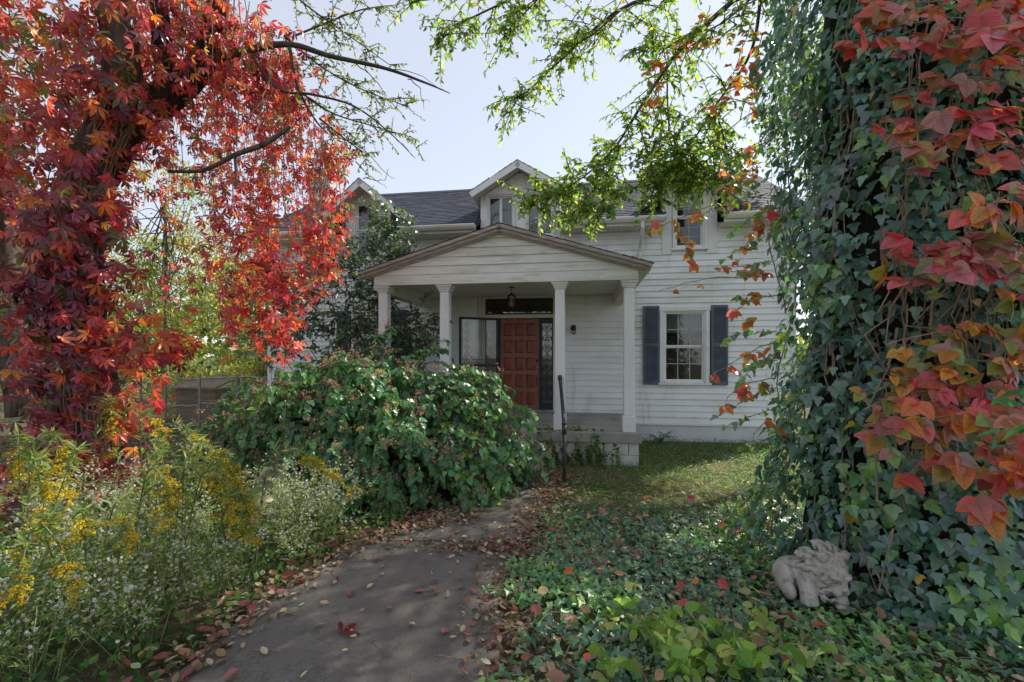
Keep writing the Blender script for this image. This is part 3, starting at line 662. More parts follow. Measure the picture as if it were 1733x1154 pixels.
# porch
PX = 2.32
sub(MB().box(-PX, PX, -.17, W-.04, .262, .43), 'porch_slab', 'concrete', house, bevel=.012)
for r in range(2):                                    # concrete-block base
    z0 = .262-.20*(r+1); off = .2*(r % 2); x = -PX+.04-off
    while x < PX-.06:
        a, c = max(x, -PX+.04), min(x+.395, PX-.04)
        if c-a > .05: MB().box(a+.003, c-.003, -.125+random.uniform(-.003,.003), .07, z0+.004, z0+.196).build('block', M['block'], house, False, bevel=.005)
        x += .40
    yy = .075
    while yy < W-.1:
        c = min(yy+.395, W-.05)
        for sx in (-1, 1): MB().box(*sorted((sx*(PX-.04), sx*(PX-.22))), yy+.003, c-.003, z0+.004, z0+.196).build('block', M['block'], house, False, bevel=.005)
        yy += .40
for cx in (-2.13, -1.0, 1.0, 2.13):
    b = MB(); h0 = .432
    b.prism([(cx-.088,.70), (cx+.088,.70), (cx+.082,2.80), (cx-.082,2.80)], -.088, .088)
    co = sub(b, 'column', 'column', house, bevel=.022)
    sub(MB().box(cx-.105, cx+.105, -.105, .105, h0, .70), 'base', 'column', co, bevel=.008)
    sub(MB().box(cx-.098, cx+.098, -.098, .098, 2.80, 2.835).box(cx-.115, cx+.115, -.115, .115, 2.835, 2.875).box(cx-.14, cx+.14, -.14, .14, 2.875, 2.918), 'capital', 'column', co, bevel=.006)
hbox('front_beam', -2.27, 2.27, -.10, .10, 2.92, 3.10, 'ceiling')
for sx in (-1, 1):
    MB().box(*sorted((sx*2.04, sx*2.24)), .102, W-.03, 2.78, 3.10).build('side_beam', M['ceiling'], house, False)
n = 17
for i in range(n): MB().box(-2.035, 2.035, .105+(W-.15)*i/n+.002, .105+(W-.15)*(i+1)/n-.002, 3.012+random.uniform(-.0015,.0015), 3.028).build('ceiling_board', M['ceiling'], house, False)
# pediment boards
pt = (3.90-3.17)/2.46; PKZ = 3.90; y0 = -.13
def phalf(z_): return (PKZ-.085-z_)/pt
zz = 2.915; first = True
while zz < PKZ-.12:
    h_ = min(.175 if first else .148, PKZ-.10-zz); a0 = min(2.26, phalf(zz)) if first else min(2.44, phalf(zz)); a1 = min(2.26 if first else 2.44, phalf(zz+h_+.004)); a1 = max(a1, .01)
    yy = y0-(.012 if first else 0)
    v = [(-a0,yy-.022,zz), (a0,yy-.022,zz), (a1,yy,zz+h_), (-a1,yy,zz+h_), (-a0,-.101,zz), (a0,-.101,zz), (a1,-.101,zz+h_), (-a1,-.101,zz+h_)]
    MB().add(v, [(0,1,2,3), (5,4,7,6), (0,4,5,1), (3,2,6,7), (1,5,6,2), (0,3,7,4)]).build('pediment_board', M['pediment'], house, False)
    zz += h_; first = False
for s in (-1, 1):
    pa = math.atan(pt); ln = 2.47/math.cos(pa); nx_, nz_ = s*math.sin(pa), math.cos(pa)
    def slope(d0, d1, ya, yb_, lo, hi):
        pts = [(s*dd*math.cos(pa)+nx_*off, PKZ-dd*math.sin(pa)+nz_*off) for dd, off in ((d0, hi), (d1, hi), (d1, lo), (d0, lo))]
        return MB().prism(pts[::-1] if s < 0 else pts, ya, yb_)
    slope(0, ln, -.19, W-.06, -.06, -.012).build('porch_roof', M['ceiling'], house, False)
    slope(0, ln-.01, -.225, -.192, -.122, -.008).build('rake_board', M['weathered'], house, False)
    slope(0.02, ln-.06, -.191, -.15, -.150, -.062).build('rake_moulding', M['weathered'], house, False)
    slope(0, ln+.01, -.262, -.226, -.065, -.010).build('rake_trim', M['weathered'], house, False)
    slope(ln, ln+.025, -.19, W-.06, -.10, -.0).build('eave_fascia', M['trim'], house, False)
    shingles('porch_shingles', (0, -.275, PKZ-.008), (0,1,0), (s*math.cos(pa),0,-math.sin(pa)), (nx_,0,nz_), W+.22, ln+.03, .14)
    xx = s*2.27                                       # boxed eave
    MB().box(*sorted((s*2.25, s*2.45)), -.18, W-.06, 3.085, 3.10).build('eave_soffit', M['ceiling'], house, False)
sub(MB().box(2.40, 2.415, -.10, .0, 3.06, 3.12), 'eave_return', 'trim', house)

# steps and things fixed to or hung from the porch
HM = Matrix.Translation(house.location) @ Matrix.Rotation(-R(8.6), 4, 'Z')
def HP(x, y, z): return HM @ Vector((x, y, z))
st = empty('porch_step', HP(-.2, -.45, -.1), 'rough grey concrete step below the porch slab beside the handrail', 'step', rz=-R(8.6))
for zt, yf, nm in ((.26, -.38, 'upper_tread'), (.09, -.78, 'lower_tread')):
    MB().box(-1.0, .93-.05*(nm == 'lower_tread'), yf+.27, .26 if nm == 'upper_tread' else -.115, -.12, zt-.02-.1*(nm=='upper_tread')).build(nm, M['concrete'], st, False, bevel=.02)
ln_ = HP(.02, 1.0, 2.62)
lan = empty('hanging_lantern', ln_, 'small dark metal lantern hanging from the porch ceiling before the transom', 'lantern')
def lp(mb, n, m_, **k): return mb.build(n, M[m_], lan, False, **k)
lp(MB().tube([(0,0,.26), (0,0,.39)], .005, 6), 'chain', 'lampmetal'); lp(MB().lathe([(.05,.375), (.05,.39)], sides=12), 'canopy', 'lampmetal')
lp(MB().lathe([(.085,.215), (.075,.235), (.03,.262), (.012,.275)], sides=6), 'cap', 'lampmetal'); lp(MB().lathe([(.05,.0), (.058,.015)], sides=6), 'bottom_plate', 'lampmetal')
fr = MB()
for k in range(6):
    a = k*math.pi/3; fr.tube([(.055*math.cos(a), .055*math.sin(a), .01), (.078*math.cos(a), .078*math.sin(a), .22)], .006, 5)
fr.tube([(.067*math.cos(a), .067*math.sin(a), .115) for a in np.arange(7)*math.pi/3], .005, 5)
lp(fr, 'cage', 'lampmetal')
for k in range(6):
    a, c = k*math.pi/3, (k+1)*math.pi/3
    lp(MB().add([(.052*math.cos(a),.052*math.sin(a),.015), (.052*math.cos(c),.052*math.sin(c),.015), (.074*math.cos(c),.074*math.sin(c),.215), (.074*math.cos(a),.074*math.sin(a),.215)], [(0,1,2,3)]), 'pane', 'lampglass')
lp(MB().lathe([(.012,.02), (.012,.09), (.004,.12)], sides=8), 'candle', 'curtain')
wl = empty('wall_light', HP(1.19, W-.02, 2.18), 'small black wall light with clear glass globe right of the door', 'lamp', rz=-R(8.6))
def wp(mb, n, m_, **k): return mb.build(n, M[m_], wl, False, **k)
wp(MB().box(-.05, .05, -.03, .0, .05, .17), 'back_plate', 'iron', bevel=.01); wp(MB().tube([(0,-.02,.14), (0,-.07,.16), (0,-.10,.15)], .012, 8), 'arm', 'iron')
wp(MB().lathe([(.058,.07), (.062,.09), (.05,.125), (.02,.15)], (0,-.10,0), 14), 'cap', 'iron', smooth=True)
wp(MB().lathe([(.018,-.045), (.042,-.03), (.05,.02), (.052,.068)], (0,-.10,0), 14), 'glass_globe', 'lampglass', smooth=True)
# handrail: post at the foot of the steps, rail up to the column
hr = empty('handrail', (.71, 6.17, -.08), 'black metal handrail post with a rail rising to the porch column', 'handrail')
MB().tube([(.71,6.17,-.2), (.708,6.17,.30), (.706,6.17,.70)], .024, 10).build('post', M['railmetal'], hr, True, True)
MB().tube([(.706,6.17,.62), (.706,6.17,.74)], .031, 10).build('collar', M['railmetal'], hr, True, True)
q = MB().lathe([(.0,-.034), (.026,-.024), (.036,0), (.026,.024), (.0,.034)], (.706,6.17,.765), 12); q.build('joint', M['railmetal'], hr, True, True)
MB().tube([(.706,6.17,.765), (.735,6.6,.95), (.765,7.05,1.13), (.79,7.5,1.31)], .027, 10).build('rail', M['railmetal'], hr, True, True)
MB().tube([(.788,7.46,1.294), (.795,7.56,1.334)], .036, 10).build('end_collar', M['railmetal'], hr, True, True)

# ------------------------------------------------------------------ plants: shared growth code
def leafy(paths_tubes, start, dirn, length, n_leaf, droop, size, wob=.16, r0=.006, pts=6):
    """one twig: returns polyline and leaf arrays"""
    d = unit(np.asarray(dirn, float)); p = np.asarray(start, float); line = [p]
    for i in range(pts):
        d = unit(d+wob*rng.standard_normal(3)*.5+np.array((0,0,-droop/pts))); p = p+d*length/pts; line.append(p)
    line = np.array(line); paths_tubes.append((line, r0))
    t = np.linspace(.12, 1, n_leaf)*pts; i = np.minimum(t.astype(int), pts-1); f = (t-i)[:, None]
    pos = line[i]*(1-f)+line[i+1]*f; tan = unit(line[i+1]-line[i])
    side = unit(np.cross(tan, (0,0,1.))+1e-6)*np.where(np.arange(n_leaf) % 2, 1, -1)[:, None]
    tip = unit(tan*.5+side*.9+.5*rng.standard_normal((n_leaf, 3))+np.array((0,0,-.4)))
    nrm = unit(np.array((0,-.35,.7))+.8*rng.standard_normal((n_leaf, 3)))
    return pos, tip, nrm, size*rng.uniform(.65, 1.15, n_leaf)
def stems_mesh(tubes, name, mat, parent, taper=.35, sides=5):
    b = MB()
    for line, r in tubes: b.tube(line, np.linspace(r, r*taper, len(line)), sides, cap=False)
    return b.build(name, M[mat], parent, kind='stuff' if len(tubes) > 1 else None)
def cat(lst): return [np.concatenate(q) for q in zip(*lst)]
def branch_spray(path, r0, r1, n_twig, tlen, per, size, droop=.5, t0=.2, spread=1.0, sub_=True):
    """a limb with side twigs, all leafed"""
    path = smooth_path(path, 22); tubes = []; out = []
    main = (path, r0)
    for k in range(n_twig):
        t = t0+(1-t0)*(k+rng.random())/n_twig; i = min(int(t*21), 20); p = path[i]+(path[i+1]-path[i])*(t*21-i)
        tan = unit(path[i+1]-path[i]); d = unit(tan*.7+spread*rng.standard_normal(3)*np.array((1,1,.7)))
        L_ = tlen*rng.uniform(.5, 1.15)*(1.15-.5*t)
        out.append(leafy(tubes, p, d, L_, per, droop, size))
        if sub_:
            line = tubes[-1][0]
            for q in range(2):
                j = rng.integers(1, 4); out.append(leafy(tubes, line[j], unit(line[j+1]-line[j]+.9*rng.standard_normal(3)), L_*.5, max(4, per//2), droop, size))
    return main, r1, tubes, cat(out)

# ------------------------------------------------------------------ the big tree on the left
LT = empty('tree', (-4.45, 4.8, 0), 'leaning rough-barked tree wrapped in red creeper at the left', 'tree')
trunk = smooth_path([P(160,905,4.8), P(158,760,4.8), P(140,600,4.8), P(128,430,4.8), P(148,300,4.8), P(188,195,4.8), P(207,110,4.8), P(190,20,4.8), P(178,-120,4.85), P(190,-320,5.0)], 60)
MB().tube(trunk, [.34,.26,.235,.225,.205,.17,.155,.14,.12,.09], 20, .22).build('trunk', M['bark'], LT, smooth=True)
for pts, r, mt in (([P(165,300,4.9), P(225,205,5.0), P(290,158,5.1), P(335,118,5.2), P(362,50,5.3), P(385,-60,5.5), P(440,-180,5.8)], [.17,.17,.16,.14,.10,.08,.05], 'darkbark'),
                   ([P(285,165,5.1), P(278,100,5.1), P(272,40,5.1), P(270,-80,5.2), P(300,-220,5.4)], [.10,.10,.09,.075,.05], 'darkbark'),
                   ([P(60,700,5.6), P(35,560,5.6), P(18,420,5.6), P(14,310,5.6), P(-10,200,5.6), P(-40,50,5.6), P(-60,-200,5.7)], [.24,.22,.19,.17,.15,.13,.1], 'bark'),
                   ([P(345,105,5.2), P(420,85,5.3), P(490,75,5.4), P(560,95,5.5), P(650,115,5.7), P(720,140,5.8), P(762,158,5.9)], [.06,.04,.034,.03,.022,.014,.005], 'twig'),
                   ([P(285,290,5.0), P(345,288,4.9), P(398,262,4.8), P(445,245,4.8), P(492,214,4.8)], [.018,.02,.026,.028,.022], 'bark'),
                   ([P(398,262,4.8), P(400,300,4.8), P(398,320,4.8)], [.02,.012,.008], 'bark'),
                   ([P(490,80,5.4), P(505,150,5.5), P(535,205,5.6), P(555,225,5.7)], [.022,.018,.012,.006], 'twig'),
                   ([P(420,85,5.3), P(470,150,5.4), P(530,160,5.5), P(600,180,5.7), P(660,225,5.8), P(703,268,5.8)], [.02,.018,.016,.012,.008,.003], 'twig')):
    pp = smooth_path(pts, 30); MB().tube(pp, r, 14 if r[0] > .09 else 7, .16 if r[0] > .09 else .05).build('limb', M[mt], LT, smooth=True)
b = MB()                                              # bare dead twigs against the sky
for pts in ([P(600,108,5.6), P(640,140,5.6), P(660,180,5.6)], [P(690,128,5.75), P(712,150,5.75), P(716,186,5.75)], [P(640,205,5.8), P(675,240,5.8), P(704,268,5.8)],
            [P(600,275,5.8), P(632,300,5.8), P(655,318,5.8)], [P(612,300,5.8), P(645,305,5.8), P(658,285,5.8)], [P(560,225,5.7), P(610,250,5.7), P(650,290,5.7), P(668,300,5.7)], [P(660,118,5.7), P(700,122,5.7), P(745,150,5.8)]):
    pp = smooth_path(pts, 9)+rng.standard_normal((9, 3))*.012; b.tube(pp, np.linspace(.007, .002, 9), 4)
b.build('dead_twig', M['twig'], LT, kind='stuff')
# fine green foliage of this tree
tub = []; lv = []
for pts, nt_, tl in (([P(440,-60,5.6), P(520,10,5.7), P(590,60,5.9), P(660,110,6.0)], 15, .55), ([P(480,60,5.5), P(540,110,5.8), P(610,150,5.9), P(690,180,6.0)], 18, .55), ([P(500,150,5.6), P(560,190,5.8), P(620,210,5.9), P(690,230,6.0)], 18, .5),
                    ([P(540,200,5.6), P(590,240,5.8), P(620,260,5.9)], 9, .45), ([P(500,60,5.8), P(600,20,6.0), P(650,10,6.1)], 12, .5), ([P(160,-100,5.2), P(230,20,5.4), P(300,60,5.6)], 8, .6), ([P(60,120,5.2), P(0,60,5.2), P(-60,60,5.0)], 12, .8), ([P(120,200,5.0), P(50,220,5.2), P(0,200,5.2)], 10, .8)):
    main, r1, tb, lf = branch_spray(pts, .014, .004, nt_, tl*1.15, 14, .055, .35, .1, 1.3); tub += [main]+tb; lv.append(lf)
stems_mesh(tub, 'twig', 'twig', LT); pos, tip, nrm, sz = cat(lv)
foliage(LT, L_elm, pos, tip, nrm, sz, palette(len(pos), [(.10,.16,.035), (.16,.22,.05), (.07,.11,.03), (.24,.24,.05)]), 'tree', 0)

# red creeper on it
CR = empty('creeper_vine', (-4.3, 4.6, 0), 'red and purple creeper covering the left trunk and hanging in curtains', 'vine')
PURP = [(.17,.055,.095), (.30,.060,.10), (.46,.065,.09), (.12,.08,.075), (.54,.085,.05), (.60,.18,.03), (.14,.16,.055)]
REDS = [(.48,.045,.055), (.58,.080,.055), (.60,.17,.04), (.40,.040,.075), (.62,.27,.06), (.26,.050,.085), (.20,.20,.055), (.30,.13,.09), (.52,.16,.17)]
pos, tip, nrm, sz, col = [], [], [], [], []
def addl(p, t_, n_, s, c): pos.append(p); tip.append(t_); nrm.append(n_); sz.append(s); col.append(c)
# on the trunks
for path, n, rad, z0, z1, wts, sc in ((trunk, 2100, .30, -.1, 3.3, (5,5,5,3,2,1.6,1.4), .15), (trunk, 620, .34, 3.2, 6.5, (2,3,4,1,3,2,1), .14), (smooth_path([P(60,800,5.4), P(28,480,5.4), P(14,310,5.4), P(-10,200,5.4), P(-40,0,5.4)], 40), 520, .36, .2, 5.5, (4,4,4,3,2,2,2), .15)):
    m_ = (path[:, 2] > z0) & (path[:, 2] < z1); q = path[m_]; i = rng.integers(0, len(q), n)
    a = rng.uniform(-math.pi, math.pi, n); back = np.sin(a) > .55; a[back] *= -1
    flare = 1+.9*np.clip(1.1-q[i][:, 2], 0, 1.1)+.25*np.sin(q[i][:, 2]*3.1+a*2)
    r_ = rad*flare*rng.uniform(.75, 1.65, n); o_ = np.stack([np.cos(a), np.sin(a), np.zeros(n)], 1)
    p = q[i]+o_*r_[:, None]+rng.standard_normal((n, 3))*np.array((.05,.05,.07))
    nr = unit(o_+np.array((0,0,.55))+.4*rng.standard_normal((n, 3))); tp = unit(np.array((0,0,-1.))+o_*.35+.5*rng.standard_normal((n, 3)))
    keep = (p[:, 2] > .05) & ~((p[:, 2] > 3.05) & (p[:, 2] < 5.0) & (o_[:, 1] < .2) & (np.abs(p[:, 0]-q[i][:, 0]) < .30) & (rng.random(n) < .22)) & ((np.sin(p[:, 0]*4.1+p[:, 2]*2.9)+np.sin(p[:, 2]*6.7+a*3)+.9*rng.standard_normal(n)) > -.9)
    c_ = palette(n, PURP, wts); addl(p[keep], tp[keep], nr[keep], sc*rng.uniform(.55, 1.1, n)[keep], c_[keep])
# the mass at the far upper left, over the frame edge
n = 900; p = P(70,110,5.0)+rng.standard_normal((n, 3))*np.array((.62,.45,.85)); addl(p, unit(np.array((0,0,-1.))+.6*rng.standard_normal((n, 3))), unit(np.array((0,-.7,.5))+.5*rng.standard_normal((n, 3))), .14*rng.uniform(.55, 1.1, n), palette(n, REDS+[(.14,.16,.03)], (3,4,4,2,4,2,4,2,2,5)))
# curtains: hanging strands
top_u = [200, 300, 400, 440, 480, 505, 535, 565, 595]; top_v = [-140, -120, -60, 0, 60, 110, 185, 235, 290]
bot_u = [200, 250, 285, 310, 330, 352, 385, 415, 440, 465, 490, 512, 540, 562, 585, 605]; bot_v = [330, 400, 610, 600, 500, 470, 590, 480, 560, 625, 610, 500, 520, 510, 370, 340]
vst = []
for k in range(84):
    u = 205+383*rng.random()**.75; Y_ = rng.uniform(4.9, 6.2) if u < 420 else rng.uniform(5.4, 6.4)
    vt = np.interp(u, top_u, top_v)+rng.uniform(-10, 90); vb = np.interp(u, bot_u, bot_v); f = rng.random()
    vb = vb-rng.random()*28 if f > (.38 if u > 420 else .72) else vt+(vb-vt)*rng.uniform(.2, .75)
    if vb-vt < 40: continue
    A, B_ = P(u+rng.uniform(-6, 6), vt, Y_), P(u+rng.uniform(-10, 10), vb, Y_); L_ = A[2]-B_[2]; m_ = max(5, int(L_*5))
    s = np.linspace(0, 1, m_)[:, None]; line = A+(B_-A)*s+np.cumsum(rng.standard_normal((m_, 3))*np.array((.022,.022,.004)), 0); vst.append((line, .006))
    dens = rng.uniform(8, 24); n = int(L_*dens); t_ = rng.random(n)**.85*(m_-1.001); i = t_.astype(int)
    p = line[i]+(line[i+1]-line[i])*(t_-i)[:, None]+rng.standard_normal((n, 3))*np.array((.075,.075,.05))
    g = np.clip((u-205)/250, 0, 1)
    addl(p, unit(np.array((0,0,-1.))+.55*rng.standard_normal((n, 3))), unit(np.array((.1,-.45,.6))+.6*rng.standard_normal((n, 3))), rng.uniform(.050, .098, n), palette(n, REDS, (5,4,2+4*(rng.random() < .3),3.5,1.6,2.5+2*(1-g),1.4,1.6,2)))
for u, v, Y_, n, su, sv in ((245,200,4.85,60,.18,.25), (300,120,4.95,55,.2,.2), (340,70,5.05,70,.2,.25), (190,330,4.6,60,.2,.35), (285,598,4.7,22,.10,.06), (300,575,4.9,18,.08,.08), (455,470,5.3,70,.11,.22), (470,560,5.2,34,.12,.14), (545,410,5.6,60,.10,.25), (435,110,5.6,170,.30,.28), (480,170,5.7,130,.22,.30), (240,610,4.6,26,.12,.14), (232,700,4.4,34,.14,.14), (200,560,4.5,50,.16,.2), (395,520,5.4,34,.09,.16), (555,265,6.0,60,.12,.14), (400,380,5.6,60,.2,.2), (330,60,5.3,110,.35,.2)):
    p = P(u, v, Y_)+rng.standard_normal((n, 3))*np.array((su,su,sv)); addl(p, unit(np.array((0,0,-1.))+.5*rng.standard_normal((n, 3))), unit(np.array((.0,-.6,.5))+.5*rng.standard_normal((n, 3))), rng.uniform(.075, .14, n), palette(n, REDS, (5,4,2,4,1,3,.8,1,2)))
for k in range(46):                                   # bare stringy stems
    u = rng.uniform(210, 560); Y_ = rng.uniform(4.9, 6.2); A = P(u, np.interp(u, top_u, top_v)+rng.uniform(0, 120), Y_); m_ = 14; L_ = rng.uniform(.8, 2.4)
    line = A+np.stack([np.cumsum(rng.standard_normal(m_)*.03), np.cumsum(rng.standard_normal(m_)*.03), -np.linspace(0, L_, m_)], 1); vst.append((line, .005))
for k in range(26):
    a = rng.uniform(-2.6, -.4); m_ = trunk[:, 2] < 4.6; q = trunk[m_]; j = np.arange(0, len(q), 2)
    vst.append((q[j]+np.stack([np.cos(a+.02*j)*.27, np.sin(a+.02*j)*.27, 0*j], 1)+rng.standard_normal((len(j), 3))*.022, .009))
stems_mesh(vst, 'stem', 'vinestem', CR)
pos, tip, nrm, sz, col = map(np.concatenate, (pos, tip, nrm, sz, col))
foliage(CR, L_creep, pos, tip, nrm, sz, col, 'creeper', 300, np.where(pos[:, 1] < 4.62, 1.3, 1.0))

# ------------------------------------------------------------------ ivy-covered tree on the right
IX, IY = 3.23, 3.69
RT = empty('tree', (IX, IY, 0), 'thick tree trunk at the right hidden under ivy', 'tree')
MB().tube(smooth_path([(IX,IY,-.2), (IX+.02,IY+.02,1.5), (IX+.05,IY,3), (IX+.1,IY+.05,5), (IX+.2,IY+.2,7)], 40), [.72,.66,.62,.60,.5], 20, .15).build('trunk', M['darkbark'], RT, smooth=True)
IV = empty('ivy_vine', (IX, IY, 0), 'dark green ivy clothing the big trunk at the right', 'vine')
def ivy_r(a, z): return .90+.10*np.sin(a*3+z*1.3)+.09*np.sin(a*5-z*2.1+1)+.06*np.sin(z*4.2+a)+.36*np.clip(.95-z, 0, 1)**1.2
n = 19000; a = rng.uniform(-math.pi, math.pi, n); cam_a = math.atan2(-IY, -IX)
da = rng.uniform(-1.75, 1.9, n); a = np.where(rng.random(n) < .82, cam_a+da, a); z = rng.uniform(.0, 5.9, n)
lay = rng.choice([0, 1, 2], n, p=[.5, .3, .2]); r_ = ivy_r(a, z)+np.choose(lay, [.0, -.10, -.24])+rng.normal(0, .035, n)
o_ = np.stack([np.cos(a), np.sin(a), 0*a], 1); p = np.array((IX, IY, 0))+o_*r_[:, None]; p[:, 2] = z
gap = np.sin(a*9+z*3.3)+np.sin(z*7.7-a*6)+np.sin(z*2.2+a*13)
keep = (gap+.8*rng.standard_normal(n) > np.where(z < 1.3, -1.9, -1.15)) | (lay == 2);
tipv = unit(np.array((0,0,-1.))+o_*.45+.42*rng.standard_normal((n, 3))); nr = unit(o_+np.array((0,0,.85))+.36*rng.standard_normal((n, 3)))
IVC = [(.085,.20,.165), (.11,.23,.15), (.075,.175,.15), (.15,.30,.13), (.18,.36,.05), (.50,.33,.05)]
pat = (np.sin(a*4+z*5+2)+np.sin(z*3.1-a*7)) > np.where(z < 1.3, .55, 1.15)
c_ = palette(n, IVC, (6,5,5,2,.5,.12), .2); c2 = palette(n, IVC, (1,2,1,4,5,.3), .2); c_[pat] = c2[pat]
szv = .036+.072*rng.random(n)**1.5
st_ = []
for k in range(70):
    aa = cam_a+rng.normal(0, .75); m_ = 24; z0 = rng.uniform(0, 3.2); L_ = rng.uniform(.6, 3.0); zz = np.linspace(z0, z0+L_, m_); a2 = aa+np.cumsum(rng.standard_normal(m_)*.018)
    rr = ivy_r(a2, zz)-.02+rng.normal(0, .03)+np.cumsum(rng.standard_normal(m_)*.006); st_.append((np.stack([IX+np.cos(a2)*rr, IY+np.sin(a2)*rr, zz], 1), rng.uniform(.003, .0075)))
stems_mesh(st_, 'stem', 'vinestem', IV, .7)
# loose trailing shoots off the left flank
tb = []; lf = []
for u, v, du, dv, L_, nl in ((1290,560,-1,.25,.42,9), (1290,500,-1,.1,.38,8), (1285,600,-1,.3,.5,10), (1282,655,-1,.35,.55,10), (1290,690,-1,.25,.42,9), (1290,735,-1,.3,.5,9), (1290,610,-1,-.1,.3,7), (1280,350,-1,.1,.4,9), (1280,300,-1,.5,.5,9), (1270,400,-1,.4,.35,8), (1290,440,-1,.3,.3,7), (1290,250,-1,-.1,.4,8), (1295,820,-1,.2,.3,8), (1290,870,-1,.1,.35,8)):
    lf.append(leafy(tb, P(u+25, v, 3.6), (du,.05+.2*rng.standard_normal(),-dv), L_, nl, .35, .075, .3, .004))
stems_mesh(tb, 'shoot', 'vinestem', IV); q = cat(lf); cq = palette(len(q[0]), IVC, (1,2,1,4,5,.2))
pos = np.concatenate([p[keep], q[0]]); tp = np.concatenate([tipv[keep], q[1]]); nr = np.concatenate([nr[keep], q[2]]); szv = np.concatenate([szv[keep], q[3]]); c_ = np.concatenate([c_[keep], cq])
bo = np.concatenate([np.where(lay[keep] == 0, 1.5, .6), np.ones(len(q[0]))])
foliage(IV, L_ivy, pos, tp, nr, szv, c_, 'ivy', 300, bo)

# broad-leaved red and orange vine in front of the ivy
PI = empty('poison_ivy_vine', (IX, IY-.6, 0), 'broad-leaved vine turning pink, red and orange in front of the ivy', 'vine')
POI = [(.68,.13,.20), (.62,.08,.10), (.68,.20,.05), (.70,.30,.06), (.30,.31,.07), (.48,.25,.27), (.19,.29,.10), (.58,.18,.22)]
pos, tip, nrm, sz, col = [], [], [], [], []; tb = []
def spray(A, B_, n, size, w, sag=.12, three=True, jit=.05, r0=.006):
    A, B_ = np.asarray(A, float), np.asarray(B_, float); m_ = 12; s = np.linspace(0, 1, m_)[:, None]
    line = A+(B_-A)*s+np.array((0,0,1))*sag*np.sin(s*math.pi)+np.cumsum(rng.standard_normal((m_, 3))*.008, 0); tb.append((line, r0))
    base = palette(1, POI, w, 0)[0]
    for k in range(n):
        t_ = (.15+.85*(k+rng.random())/n)*(m_-1.001); i = int(t_); p = line[i]+(line[i+1]-line[i])*(t_-i); off = rng.standard_normal(3)*np.array((1,1,.8))*jit
        e = p+off+np.array((0,-.03,-.02)); tb.append((np.array([p, (p+e)/2+np.array((0,0,.015)), e]), .0025))
        sd_ = unit(np.array((-.35+rng.standard_normal()*.9, -.4, -.55+.35*rng.standard_normal()))); nn = unit(np.array((rng.standard_normal()*.45, -.75, .7+.45*rng.standard_normal())))
        s_ = size*rng.uniform(.55, 1.2); cc = palette(3, POI, w, .2)*.82+palette(3, [base], None, .1)*.18
        for j, an in enumerate((0, 1.2, -1.2) if three else (0,)):
            x = np.cross(sd_, nn); d = unit(sd_*math.cos(an)+x*math.sin(an)+np.array((0,0,-.12)))
            pos.append(e); tip.append(d); nrm.append(unit(nn+.25*rng.standard_normal(3))); sz.append(s_*(1 if j == 0 else .86)); col.append(cc[j])
mixw = (5,3,2,1.5,2.5,4,2,4)
for (ua, va, Ya), (ub, vb, Yb), n, s_, w in (
    ((1800,20,2.6), (1430,50,2.75), 10, .125, mixw), ((1800,70,2.5), (1400,95,2.8), 10, .12, (4,3,4,4,1,2,.5,2)), ((1820,110,2.3), (1540,60,2.5), 7, .12, (5,1,2,2,1,4,1,4)),
    ((1800,180,2.6), (1490,170,2.7), 7, .12, mixw), ((1800,230,2.5), (1490,235,2.7), 9, .12, (4,3,3,3,1,4,1,4)), ((1800,300,2.4), (1490,290,2.7), 8, .12, (4,3,3,2,2,4,1,4)), ((1820,360,2.3), (1650,360,2.4), 4, .13, (4,4,5,3,1,1,0,1)),
    ((1800,430,2.5), (1500,440,2.7), 10, .125, (5,4,1,1,3,5,2,5)), ((1800,480,2.4), (1540,500,2.6), 9, .13, (5,4,1,1,3,5,2,4)), ((1800,530,2.5), (1650,520,2.6), 3, .12, (2,2,2,2,5,3,4,3)),
    ((1800,600,2.5), (1490,580,2.7), 9, .11, (2,2,4,4,5,2,3,2)), ((1800,630,2.4), (1480,650,2.7), 11, .115, (2,3,4,4,5,2,3,2)), ((1800,690,2.4), (1470,690,2.7), 10, .11, (4,3,4,3,4,3,3,3)),
    ((1800,740,2.3), (1500,745,2.6), 9, .12, (4,3,3,3,3,4,2,4)), ((1820,800,2.2), (1570,800,2.5), 8, .12, (3,3,5,5,3,2,2,2)), ((1820,850,2.2), (1640,860,2.4), 5, .12, (4,5,5,4,2,1,1,1)), ((1800,140,2.2), (1650,130,2.4), 4, .12, mixw)):
    spray(P(ua, va, Ya), P(ub, vb, Yb), int(n*2.3), s_*1.06, w, jit=.07)
for k in range(16):                                   # its woody stems
    u = rng.uniform(1440, 1760); m_ = 12; v0 = rng.uniform(300, 760); s = np.linspace(0, 1, m_)
    line = np.array([P(u+rng.uniform(-60, 60)*q_+14*math.sin(q_*5+k), v0+(rng.uniform(150, 330))*q_, 2.85) for q_ in s])+np.cumsum(rng.standard_normal((m_, 3))*.012, 0); tb.append((line, rng.uniform(.004, .009)))
stems_mesh(tb, 'stem', 'vinestem', PI, .7)
pos, tip, nrm, sz, col = map(np.array, (pos, tip, nrm, sz, col)); foliage(PI, L_pois, pos, tip, nrm, sz, col, 'poison', 300)

